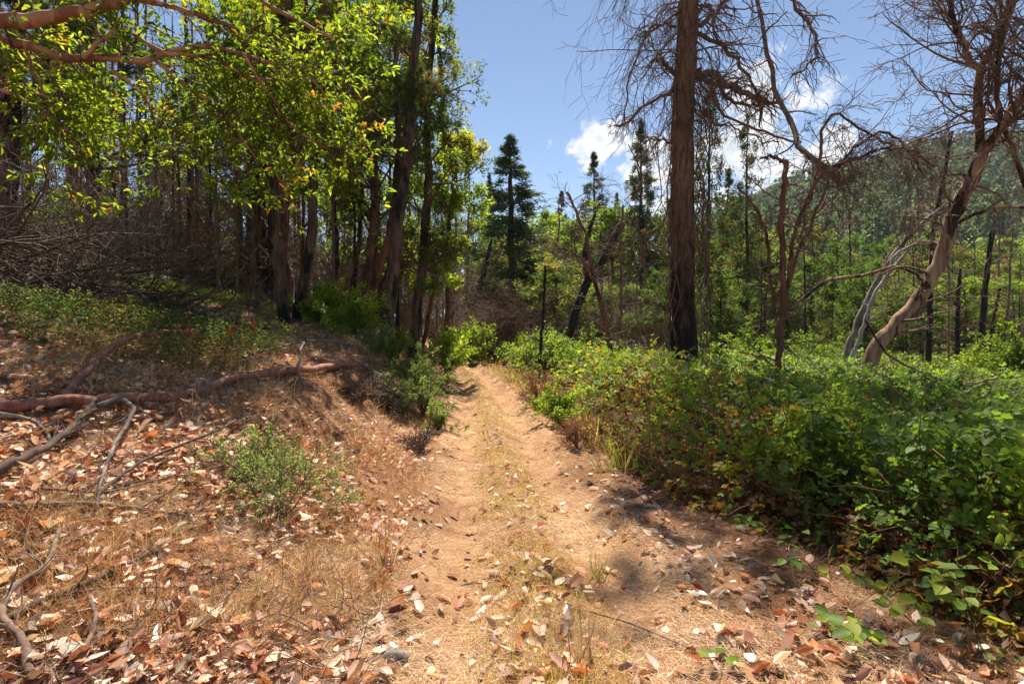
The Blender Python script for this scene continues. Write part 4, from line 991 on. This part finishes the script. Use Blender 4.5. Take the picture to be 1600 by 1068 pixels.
# bare twiggy shrubs and the brush pile on the left
def twigbush(label, loc, rad, h, n, mat, cat='shrub', name='dead_shrub', n2=8, n3=4):
    root = thing(name, loc, label, cat)
    az = rs(n, 0, 6.28); d = np.stack([np.cos(az) * rs(n, 0, 1) * rad / h, np.sin(az) * rs(n, 0, 1) * rad / h, rs(n, .3, 1)], 1)
    P = grow(np.zeros((n, 3)), d, h * rs(n, .6, 1.3), 9, .14, .02); Rr = np.linspace(.012, .005, 9)[None] * rs(n, .6, 1.5)[:, None]
    g = Geo(); g.add(*tubes(P, Rr, 5)); link('stems', g.mesh('stems', mat), root)['kind'] = 'stuff'; g = Geo()
    pos, dd, r_, idx, t = kids(P, Rr, n2, .15, 1., .7, .3); P2 = grow(pos, dd, h * .4 * rs(len(t), .4, 1.2), 6, .18, .02); R2 = np.full((len(t), 6), .005); g.add(*tubes(P2, R2, 3))
    pos, dd, r_, idx, t = kids(P2, R2, n3, .1, 1., .7, .3); P3 = grow(pos, dd, h * .18 * rs(len(t), .4, 1.2), 3, .2, .02); g.add(*tubes(P3, np.full((len(t), 3), .004), 3))
    link('twigs', g.mesh('twigs', mat), root)['kind'] = 'stuff'
    return root
twigbush('grey-purple leafless shrub above the brush pile', gp(150, 12.5), 1.6, 2.6, 34, M_GREY)
twigbush('dense brown leafless shrub at the left edge beside the brush pile', gp(40, 11), 1.3, 2.2, 26, M_TWIG)
twigbush('dark spreading dead branches on top of the brush pile', gp(110, 8.6), 1.5, 1.2, 22, M_TWIGD)
twigbush('leafless brown shrub right of the grassy clearing', gp(400, 14), .8, .8, 20, M_TWIG)
twigbush('bare twigs at the crest of the bank beside the trail', gp(605, 8.5), .6, .5, 20, M_GREY)
twigbush('brown dead twigs hanging on the bank face above the left wheel track', gp(655, 7.0), .25, .28, 14, M_TWIG)
twigbush('dry twiggy scrub just behind the right end of the reddish limb', gp(560, 7.8), .6, .4, 24, M_TWIG)
twigbush('tangle of pale dry twigs on the shaded bank', gp(330, 8.5), 1.2, .5, 26, M_GREY)
twigbush('grey dead twigs behind the charred pine trunk', gp(1010, 13), 1.1, 1.6, 26, M_GREY)
twigbush('dead brown twigs at the foot of the charred pine', gp(1040, 11), .6, .9, 18, M_TWIG)
for k in range(16):
    px = 760 + 300 * ((k * .618) % 1); Y = nr.uniform(22, 34)
    if k == 0: tb = twigbush('leafless brown bush in the thicket behind the trail', gp(px, Y), 1.6, 3.2, 36, M_TWIG); tb['group'] = 'leafless bushes of the thicket'
    else:
        q = copy_thing(tb, gp(px, Y), nr.uniform(0, 6), nr.uniform(.7, 1.2), 'leafless brown thicket bush, ' + where(*gp(px, Y)[:2]), 'leafless bushes of the thicket')
for k in range(22):
    px = 150 + 560 * ((k * .618) % 1); Y = nr.uniform(17, 30)
    copy_thing(tb, gp(px, Y), nr.uniform(0, 6), nr.uniform(.7, 1.15), ('nearer' if Y < 23 else 'farther') + ' leafless brown wood bush, ' + where(*gp(px, Y)[:2]), 'leafless bushes of the left wood')
# brush pile: separate poles on top, a tangle below
pile = thing('brush_pile', gp(90, 9), 'big dark heap of dead branches and sticks on the left bank', 'brush pile')
pc = np.array(pile.location)
g = Geo(); n = 520
s = np.stack([rs(n, -3.2, 2.2), rs(n, -1.4, 1.2), np.zeros(n)], 1); s[:, 2] = rs(n, 0, 1) * .95 * np.exp(-((s[:, 0] + .9) / 1.9) ** 2)
zz0 = hgt(s[:, 0] + pc[0], s[:, 1] + pc[1]) - pc[2]; s[:, 2] += zz0 + .05
d = np.stack([rng.normal(.3, 1, n), rng.normal(0, .5, n), rng.normal(.05, .22, n)], 1)
P = grow(s, d, rs(n, .6, 2.2), 8, .14, .03); P[:, :, 2] = np.maximum(P[:, :, 2], (hgt(P[:, :, 0] + pc[0], P[:, :, 1] + pc[1]) - pc[2]) + .02)
g.add(*tubes(P, rs(n, .006, .022)[:, None] * np.linspace(1, .35, 8), 5)); link('sticks', g.mesh('sticks', M_TWIGD), pile)['kind'] = 'stuff'
for k in range(46):
    s = np.array([[rng.uniform(-3, 1.6), rng.uniform(-1.2, .6), 0]]); s[0, 2] = 1.0 * math.exp(-((s[0, 0] + .9) / 1.8) ** 2) * rng.uniform(.5, 1.1) + float(hgt(s[0, 0] + pc[0], s[0, 1] + pc[1])) - pc[2]
    d = np.array([[rng.choice([-1, 1]) * rng.uniform(.4, 1), rng.normal(0, .4), rng.uniform(-.15, .4)]])
    P = grow(s, d, rng.uniform(1.2, 3.), 12, .09, .03); P[:, :, 2] = np.maximum(P[:, :, 2], (hgt(P[:, :, 0] + pc[0], P[:, :, 1] + pc[1]) - pc[2]) + .02)
    g = Geo(); g.add(*tubes(P, np.linspace(1, .3, 12)[None] * rng.uniform(.015, .035), 6)); link('branch', g.mesh('branch', M_TWIGD if k % 4 else M_GREY, smooth=True), pile)

# ------------------------------------------------------------------ fallen limbs and sticks, each lying on the litter
def stick(name, label, segs, mat, cat='branch', kid=10, kl=.35, tw=None):
    base = groundpt(*segs[0][0][0]); root = thing(name, base, label, cat)
    for k, (pix, w0, w1, lift) in enumerate(segs):
        P = np.array([groundpt(px, py) for px, py in pix]); lf_ = np.interp(np.linspace(0, 1, len(P)), np.linspace(0, 1, len(lift)), lift)
        w = [w0 * np.linalg.norm(P[0]) / FPX, w1 * np.linalg.norm(P[-1]) / FPX]
        P[:, 2] += lf_ + np.linspace(w[0], w[1], len(P)) * .45
        Q = resample(P, 26); Q[1:-1] += rng.normal(0, .3, (24, 3)) * np.mean(w) * .38; Q[:, 2] = np.maximum(Q[:, 2], hgt(Q[:, 0], Q[:, 1]) + .004)
        g = Geo(); g.add(*rough_trunk(Q, np.linspace(w[0], w[1], 26) / 2, 10, .09, 14.))
        l = link('branch', g.mesh('branch', mat, base, True), root)
        if kid:
            g = Geo(); pos, d, rad, _, t = kids(Q[None], np.linspace(w[0], w[1], 26)[None] / 2, kid, .2, 1., .8, .3, .3); P2 = grow(pos, d, kl * rs(kid, .3, 1.3), 7, .17, .02)
            P2[:, :, 2] = np.maximum(P2[:, :, 2], hgt(P2[:, :, 0], P2[:, :, 1]) + .01); R2 = np.clip(rad * .4, .0015, .006)[:, None] * np.linspace(1, .4, 7); g.add(*tubes(P2, R2, 4))
            link('twigs', g.mesh('twigs', tw or mat, base), l)['kind'] = 'stuff'
    return root
stick('fallen_limb', 'long reddish-brown fallen madrone limb, forked, lying across the left bank',
      [([(-30, 656), (60, 648), (160, 640), (270, 632), (305, 626)], 14, 12, [.05, .03]), ([(300, 628), (335, 612), (372, 600), (430, 594), (510, 583), (604, 570)], 12, 8, [.03, .05]),
       ([(90, 645), (140, 604), (190, 575), (240, 562), (310, 558)], 12, 4, [.03, .25, .3])], M_LOG, 'log', 5, .3)
stick('fallen_log', 'short brown log lying across the far end of the trail', [([(688, 543), (706, 548), (724, 556)], 9, 8, [.03])], M_LOG, 'log', 3, .4)
stick('fallen_branch', 'straight grey-brown branch lying at the left edge of the litter, pointing at the small shrub', [([(-20, 806), (60, 803), (130, 802), (200, 805), (290, 820)], 9, 4, [.03]), ([(200, 805), (250, 815), (300, 825)], 4, 2, [.02])], M_TWIG, kid=14)
stick('fallen_branch', 'dark curved branch at the left edge below the reddish limb', [([(-20, 758), (40, 736), (90, 712), (130, 680), (150, 655)], 12, 5, [.03, .15])], M_TWIGD, kid=10)
stick('fallen_branch', 'thin pale twig curving above the dark branch at the left edge', [([(-10, 668), (40, 672), (70, 684), (84, 712)], 5, 3, [.1, .02])], M_GREY, kid=3)
stick('fallen_branch', 'hooked grey branch arching in front of the reddish limb', [([(152, 660), (185, 653), (206, 668), (204, 695), (182, 725), (162, 765), (150, 812)], 6, 3, [.12, .2, .04])], M_GREY, kid=12, kl=.25)
stick('fallen_branch', 'thick crooked branch in the bottom left corner', [([(48, 1075), (30, 1020), (4, 985), (18, 955), (60, 925), (84, 895), (92, 858)], 11, 5, [.03, .1])], M_TWIG, kid=10, kl=.22)
stick('fallen_branch', 'long dark branch lying above the crooked one in the bottom left', [([(10, 985), (60, 960), (110, 938), (165, 915), (250, 868)], 9, 4, [.03])], M_TWIGD, kid=10)
stick('fallen_branch', 'short upturned stick in the litter at the bottom left', [([(112, 1075), (132, 1035), (150, 1000), (140, 968)], 7, 5, [.03, .08])], M_TWIG, kid=3, kl=.12)
stick('fallen_branch', 'long thin twig running from the litter up to the green sprawl', [([(150, 790), (210, 750), (280, 722), (340, 700), (385, 675)], 5, 3, [.05, .15])], M_TWIGD, kid=18, kl=.3)
stick('fallen_branch', 'thin straight stem across the litter below the long thin twig', [([(0, 770), (90, 780), (160, 784), (260, 765)], 4, 2, [.03, .06])], M_TWIG, kid=10)
stick('fallen_branch', 'light straw-coloured stalk lying across the trail', [([(720, 920), (760, 908), (830, 893)], 2.6, 2, [.01])], M_GREY, kid=0)
stick('fallen_branch', 'long pale stalk curving over the middle of the trail', [([(838, 930), (900, 960), (980, 985), (1075, 1025)], 2.6, 2, [.03])], M_GREY, kid=0)
stick('fallen_branch', 'dead branch leaning up the bank toward the dark madrone', [([(300, 400), (350, 408), (400, 425), (430, 440)], 6, 4, [.5, .25])], M_TWIG, kid=14, kl=.9)
stick('fallen_branch', 'bleached bent stick at the top of the litter slope', [([(475, 565), (468, 590), (470, 612), (478, 622)], 4, 3, [.25, .1])], M_GREY, kid=0)
stick('fallen_branch', 'grey stick on the shaded bank behind the reddish limb', [([(380, 580), (430, 560), (500, 545), (560, 550)], 4, 2, [.15, .1])], M_GREY, kid=14, kl=.4)
stick('fallen_branch', 'dark stick lying on the right wheel track', [([(968, 768), (985, 774), (1002, 782)], 3, 2, [.01])], M_TWIGD, kid=0)

# grass clearing, undergrowth, straw
def blades(M, xs, ys, zs, L, wdt, el, pal, T, mat, name, parent=None, key=None, azb=None):
    g = Geo(); az = rs(M, 0, 6.28); dv = np.stack([np.cos(az) * np.cos(el), np.sin(az) * np.cos(el), np.sin(el)], 1)
    side = rng.normal(0, 1, (M, 3)); leaves(g, np.stack([xs, ys, zs], 1), dv, nrm(side), L, wdt / np.maximum(L, .01), T, pick(pal, M, .2, key))
    return tag(link(name, g.mesh(name, mat), parent), kind='stuff')
M = 15000; x, y = scatter(M, 14.5, 22, -.68, -.42); blades(M, x, y, hgt(x, y), rs(M, .15, .45), rs(M, .012, .02), rs(M, .6, 1.5), [(.25, .32, .05, 3), (.15, .24, .04, 3), (.4, .35, .12, 2)], blade3(), M_GRASS, 'grass')
# green undergrowth on the shaded bank
def carpet(M, y0, y1, a0, a1, L, pal, th, h, name, mat=M_LEAFD, seed=80, sc=.7):
    x, y = scatter(M, y0, y1, a0, a1); d = xl(y) - x; k = fbm(x, y, 0, sc, 3, seed); k = k - .12 * sst((x / y + .42) / .2) * (y < 9); ok = (k > th) & (d > np.where(y < 8.8, 2.2, 1.)); x, y, k = x[ok], y[ok], k[ok]; n = len(x)
    g = Geo(); z = hgt(x, y) + h * rng.uniform(0, 1, n) ** .8 * np.clip((k - th) * 8, .2, 1); az = rs(n, 0, 6.28)
    leaves(g, np.stack([x, y, z], 1), np.stack([np.cos(az), np.sin(az), rng.normal(.1, .4, n)], 1), nrm(rng.normal(0, .5, (n, 3)) + [0, 0, 1]), np.maximum(L, y * .003) * rs(n, .6, 1.3), .55, LEAF2, pick(pal, n, .22, k))
    return tag(link(name, g.mesh(name, mat)), kind='stuff')
carpet(34000, 6.2, 8.8, -1.0, -.2, .035, [(.055, .09, .03, 3), (.075, .12, .035, 3), (.24, .16, .08, 2)], .43, .4, 'undergrowth')
carpet(20000, 8., 16, -.45, -.12, .035, [(.14, .18, .06, 3), (.10, .13, .05, 3), (.34, .24, .10, 3)], .5, .35, 'undergrowth', seed=83)
carpet(16000, 12, 30, -1.0, -.1, .08, PAL_OAK, .5, .6, 'undergrowth', seed=85, sc=.3)
x, y = scatter(9000, 6, 30, -.14, .25); r, t = btop(x, y); ok = (r > -.3) & (r < .7) & (fbm(x, y, 0, 1.2, 2, 99) > .45); x, y = x[ok], y[ok]; M = len(x)
blades(M, x, y, hgt(x, y), rs(M, .1, .5), rs(M, .008, .014), rs(M, .9, 1.5), [(.26, .28, .08, 3), (.18, .22, .06, 2), (.5, .36, .18, 5)], blade3(), M_GRASS, 'dry_grass')

# dry straw and needles: everywhere on the bare ground, most of it lying flat
STRAWP = [(.76, .60, .42, 2), (.68, .48, .29, 3), (.56, .35, .19, 3), (.38, .20, .10, 2.5), (.14, .075, .045, 2)]
M = 430000; x, y = scatter(M, 1.7, 16, -1.05, .95)
inside = (x > xl(y)) & (x < xr(y)); c = (x - xl(y)) / (xr(y) - xl(y))
dens_ = np.where(inside, .55 + .45 * np.exp(-((c - .47) / .17) ** 2), 1.) * (x < xr(y) + .9) * np.clip(fbm(x, y, 0, 1.8, 3, 91) * 2 - .3, .12, 1)
ok = rng.uniform(0, 1, M) < dens_; x, y, inside, c = x[ok], y[ok], inside[ok], c[ok]; M = len(x)
tall = rng.uniform(0, 1, M) < np.where(inside, .03 + .25 * np.exp(-((c - .42) / .13) ** 2) + .15 * (c > .8), .16)
el = np.where(tall, rs(M, .3, 1.4), np.abs(rng.normal(0, .12, M))); L = np.where(tall, rs(M, .03, .12), rs(M, .03, .15))
blades(M, x, y, hgt(x, y) + .008 + rng.uniform(0, .02, M), L, np.maximum(.0022, y * .0006) * rs(M, .8, 1.3), el, STRAWP, BLADE, M_STRAW, 'dry_straw', ground, key=np.clip(fbm(x, y, 0, 2.2, 2, 93) * 1.6 - .3 - .25 * inside, 0, 1))
M = 60000; x, y = scatter(M, 2., 20, -.3, .35); c = (x - xl(y)) / (xr(y) - xl(y)); k = fbm(x, y, 0, 1.4, 2, 95)
ok = (np.abs(c - .42) < .20 * rs(M, .3, 1)) & (k > .3); x, y = x[ok], y[ok]; M = len(x)
blades(M, x, y, hgt(x, y), rs(M, .03, .12), np.maximum(.003, y * .0007), rs(M, .5, 1.4), [(.35, .32, .09, 2), (.25, .27, .06, 1.5), (.6, .42, .19, 5), (.45, .26, .10, 3)], blade3(), M_GRASS, 'grass_tufts', path)
# crumbs of earth and gravel on the wheel tracks
M = 16000; x, y = scatter(M, 1.8, 9, -.5, .75); c = (x - xl(y)) / (xr(y) - xl(y)); ok = (c > -.1) & (c < 1.15) & (rng.uniform(0, 1, M) < .25 + .75 * (np.abs(np.abs(c - .48) - .28) < .16)); x, y = x[ok], y[ok]; n = len(x)
OCT = (np.array([(.5, 0, 0), (0, .5, 0), (-.5, 0, 0), (0, -.5, 0), (0, 0, .42)]), np.array([(0, 1, 4), (1, 2, 4), (2, 3, 4), (3, 0, 4)]))
g = Geo(); az = rs(n, 0, 6.28); leaves(g, np.stack([x, y, hgt(x, y) + .010], 1), np.stack([np.cos(az), np.sin(az), rng.normal(0, .2, n)], 1), np.tile([0, 0, 1.], (n, 1)), rs(n, .005, .02) * rs(n, .4, 1.2) + y * .0008, rs(n, .6, 1), OCT, pick([(.42, .26, .14), (.3, .18, .1), (.5, .38, .27), (.2, .13, .09)], n))
tag(link('gravel', g.mesh('gravel', M_STRAW), path), kind='stuff')
# small dark twigs strewn over the litter
M = 3600; x, y = scatter(M, 1.8, 12, -1.05, -.05); ok = (x < xl(y) + .1) & (fbm(x, y, 0, .8, 2, 97) > .44); x, y = x[ok], y[ok]; n = len(x); az = rs(n, 0, 6.28)
P = grow(np.stack([x, y, hgt(x, y) + .02], 1), np.stack([np.cos(az), np.sin(az), rng.normal(.1, .15, n)], 1), rs(n, .1, .5), 6, .2, .02, drift=.1)
P[:, :, 2] = np.maximum(P[:, :, 2], hgt(P[:, :, 0], P[:, :, 1]) + .006); g = Geo(); g.add(*tubes(P, rs(n, .0018, .0045)[:, None] * np.linspace(1, .4, 6), 3)); tag(link('twig_litter', g.mesh('twig_litter', M_TWIG), ground), kind='stuff')
# dark low moss and decayed clumps, and the rusty grass of the bank
M = 30000; x, y = scatter(M, 2.4, 14, -.9, -.08); d_ = xl(y) - x; k = fbm(x, y, 0, .7, 3, 103) + .1 * sst((y - 4) / 2) * (d_ < 3) * (d_ > .1); ok = (d_ > -.05) & (k > .5); x, y, k = x[ok], y[ok], k[ok]; M = len(x)
blades(M, x, y, hgt(x, y), rs(M, .05, .22) * np.clip((k - .48) * 8, .4, 1.2), np.maximum(.003, y * .0007), rs(M, .3, 1.4), [(.55, .34, .16, 3), (.45, .20, .08, 3), (.68, .50, .28, 2), (.26, .24, .08, 1.5)], blade3(), M_STRAW, 'bank_grass', ground)
# a few tall dry stalks
for k, (px, py, h_, n, lab, pal) in enumerate([(600, 880, .35, 26, 'tuft of orange dry grass at the left edge of the trail', STRAWP), (935, 910, .22, 40, 'green and straw tuft on the crown of the trail', [(.25, .3, .06, 3), (.6, .45, .2, 2)]), (900, 1050, .3, 16, 'sparse tall straw stalks near the bottom of the trail', STRAWP),
                                  (560, 700, .3, 30, 'dry rusty grass tuft on the bank', [(.5, .22, .08, 1), (.6, .4, .2, 1)]), (480, 900, .3, 22, 'brown grass tuft left of the trail near the small shrub', STRAWP), (640, 700, .25, 26, 'dry grass tuft at the foot of the bank', STRAWP)]):
    b = groundpt(px, py); g = Geo(); az = rs(n, 0, 6.28); el = rs(n, .7, 1.5)
    leaves(g, rng.normal(0, .03, (n, 3)) * [1, 1, 0], np.stack([np.cos(az) * np.cos(el), np.sin(az) * np.cos(el), np.sin(el)], 1), nrm(rng.normal(0, 1, (n, 3))), h_ * rs(n, .5, 1.2), .03, blade3(), pick(pal, n))
    tag(link('grass_tuft', g.mesh('grass_tuft', M_STRAW), None, b), lab, 'grass tuft')

# ------------------------------------------------------------------ fallen madrone leaves
LITP = [(.74, .55, .42, 5), (.58, .36, .25, 3), (.74, .60, .47, 2.5), (.30, .20, .14, 2), (.40, .18, .09, 2.5), (.26, .09, .045, 2), (.52, .24, .09, 1.5)]
def litter_sites(M, y0, y1):
    x, y = scatter(M, y0, y1, -1.05, .95); d = xl(y) - x; c = (x - xl(y)) / (xr(y) - xl(y))
    k = fbm(x, y, 0, .9, 3, 101)
    p = np.where(d > 0, np.clip(.6 + .4 * sst(d / 1.2), 0, 1), np.where(c < 1, .06 + .2 * np.exp(-((c - .42) / .13) ** 2) + .22 * (c > .8) + .14 * (c < .1), .3)) * np.clip(k * 3 - .7, .15, 1) * (x < xr(y) + .8)
    ok = rng.uniform(0, 1, M) < p
    return x[ok], y[ok]
def flat_dirs(n, tilt):
    az = rs(n, 0, 6.28); d = np.stack([np.cos(az), np.sin(az), rng.normal(0, tilt, n)], 1); up = nrm(rng.normal(0, tilt, (n, 3)) + [0, 0, 1])
    up[rng.uniform(0, 1, n) < .3] *= -1
    return d, up
x, y = litter_sites(88000, 1.75, 22); n = len(x); order = np.argsort(y)
x, y = x[order], y[order]; ins = x > xl(y)
pick_out = np.zeros(n, bool); pick_out[np.nonzero(~ins)[0][:290]] = True; pick_out[np.nonzero(ins)[0][:290]] = True
xs_, ys_ = x[~pick_out], y[~pick_out]; m = len(xs_); d, up = flat_dirs(m, .32)
g = Geo(); which = rng.integers(0, 8, m)
for q in range(8):
    w_ = which == q; tv = LITTER[0].copy(); tv[:, 2] = tv[:, 2] * rng.uniform(-.4, 2.4) + rng.uniform(-.25, .25) * (tv[:, 0] - .4) ** 2; tv[:, 1] *= rng.uniform(.75, 1.3); tv[:, 1] += rng.uniform(-.15, .15) * np.sin(tv[:, 0] * 3); tv += rng.normal(0, .02, tv.shape)
    if q > 5: tv[7] = tv[5] + [.04, .03, .02]
    k_ = int(w_.sum()); leaves(g, np.stack([xs_, ys_, hgt(xs_, ys_) + rs(m, -.006, .04)], 1)[w_], d[w_], up[w_], np.maximum(rs(k_, .03, .115), ys_[w_] * .005), .58, (tv, LITTER[1]), pick(LITP, k_, .24))
tag(link('leaf_litter', g.mesh('leaf_litter', M_DRY), ground), kind='stuff')
LT = []
for k in range(12):
    gg = Geo(); tv = LITTER[0].copy(); tv[:, 2] *= rng.uniform(-.3, 2.4); tv[:, 1] *= rng.uniform(.85, 1.3); tv += rng.normal(0, .022, tv.shape); tv[:, 2] += .1 * tv[:, 0] ** 2 * rng.uniform(-1, 1)
    leaves(gg, np.zeros((1, 3)), np.array([[1., 0, 0]]), np.array([[0, 0, 1.]]), 1., .62, (tv, LITTER[1]), pick(LITP, 1, .12)); LT.append(gg.mesh('fallen_leaf', M_DRY, smooth=True))
for i in np.nonzero(pick_out)[0]:
    d, up = flat_dirs(1, .2); par = path if ins[i] else ground
    l = link('fallen_leaf', LT[int(rng.integers(12))], par, (x[i], y[i], float(hgt(x[i], y[i])) + .02)); l.rotation_euler = orient(d[0], up[0]); f = float(rng.uniform(.055, .125)); l.scale = (f, f, f)
# red leaves still on the fallen limb
for px, py in [(285, 545), (300, 562), (362, 556), (395, 545)]:
    b = groundpt(px, py); gg = Geo(); m = 9; d = nrm(rng.normal(size=(m, 3))); leaves(gg, rng.normal(0, .03, (m, 3)) + [0, 0, .3], d, nrm(rng.normal(0, .5, (m, 3)) + [0, 0, 1]), .1, .55, LITTER, pick([(.45, .07, .03), (.5, .13, .05)], m))
    gg.add(*tubes(np.array([[[0, 0, 0], [.02, 0, .15], [0, 0, .3]]]), np.array([[.004, .003, .002]]), 4), C=(.2, .1, .06))
    tag(link('red_leaf_sprig', gg.mesh('red_leaf_sprig', M_DRY), None, b), 'sprig of withered red madrone leaves on the fallen limb', 'leaf sprig', 'red leaf sprigs on the fallen limb')
# stones
for px, py, s_, lab in [(612, 1030, .07, 'small brown stone at the left side of the trail'), (70, 460, .5, 'pale boulder half buried in the brush pile'), (1058, 935, .03, 'little grey pebble on the trail')]:
    b = groundpt(px, py); import bmesh
    bm = bmesh.new(); bmesh.ops.create_icosphere(bm, subdivisions=3, radius=1)
    V = np.array([v.co for v in bm.verts]); F = np.array([[v.index for v in f.verts] for f in bm.faces]); bm.free()
    V = V * (1 + (fbm(V[:, 0] + px, V[:, 1], V[:, 2], 1.4, 3, 3)[:, None] - .5) * .7) * [1, .8, .6] * s_; g = Geo(); g.add(V, F)
    tag(link('stone', g.mesh('stone', M_GREY, smooth=True), None, b), lab, 'stone')
# ------------------------------------------------------------------ the air
m, t = newmat('air'); mo = N(t, 'ShaderNodeOutputMaterial'); pv = N(t, 'ShaderNodeVolumePrincipled')
pv.inputs['Color'].default_value = (.86, .92, 1, 1); pv.inputs['Density'].default_value = .00014; pv.inputs['Anisotropy'].default_value = .2
t.links.new(pv.outputs[0], mo.inputs['Volume'])
hb = np.array([(a, b, c) for c in (-1.7, 190.) for a, b in ((-1720, -90), (1720, -90), (1720, 1860), (-1720, 1860))], float)
g = Geo(); g.add(hb, [(3, 2, 1, 0), (4, 5, 6, 7), (0, 1, 5, 4), (1, 2, 6, 5), (2, 3, 7, 6), (3, 0, 4, 7)]); tag(link('haze', g.mesh('haze', m)), kind='stuff')
tot = sum(len(o.data.loops) - 2 * len(o.data.polygons) for o in SC.objects if o.type == 'MESH'); um = {o.data.name: len(o.data.loops) - 2 * len(o.data.polygons) for o in SC.objects if o.type == 'MESH'}
print('tris inst', tot, 'unique', sum(um.values()))
for k, v in sorted(um.items(), key=lambda a: -a[1])[:14]: print(k, v)
from collections import Counter
cc = Counter(); 
for k, v in um.items(): cc[k.split('.')[0]] += v
print('bykind', cc.most_common(14))
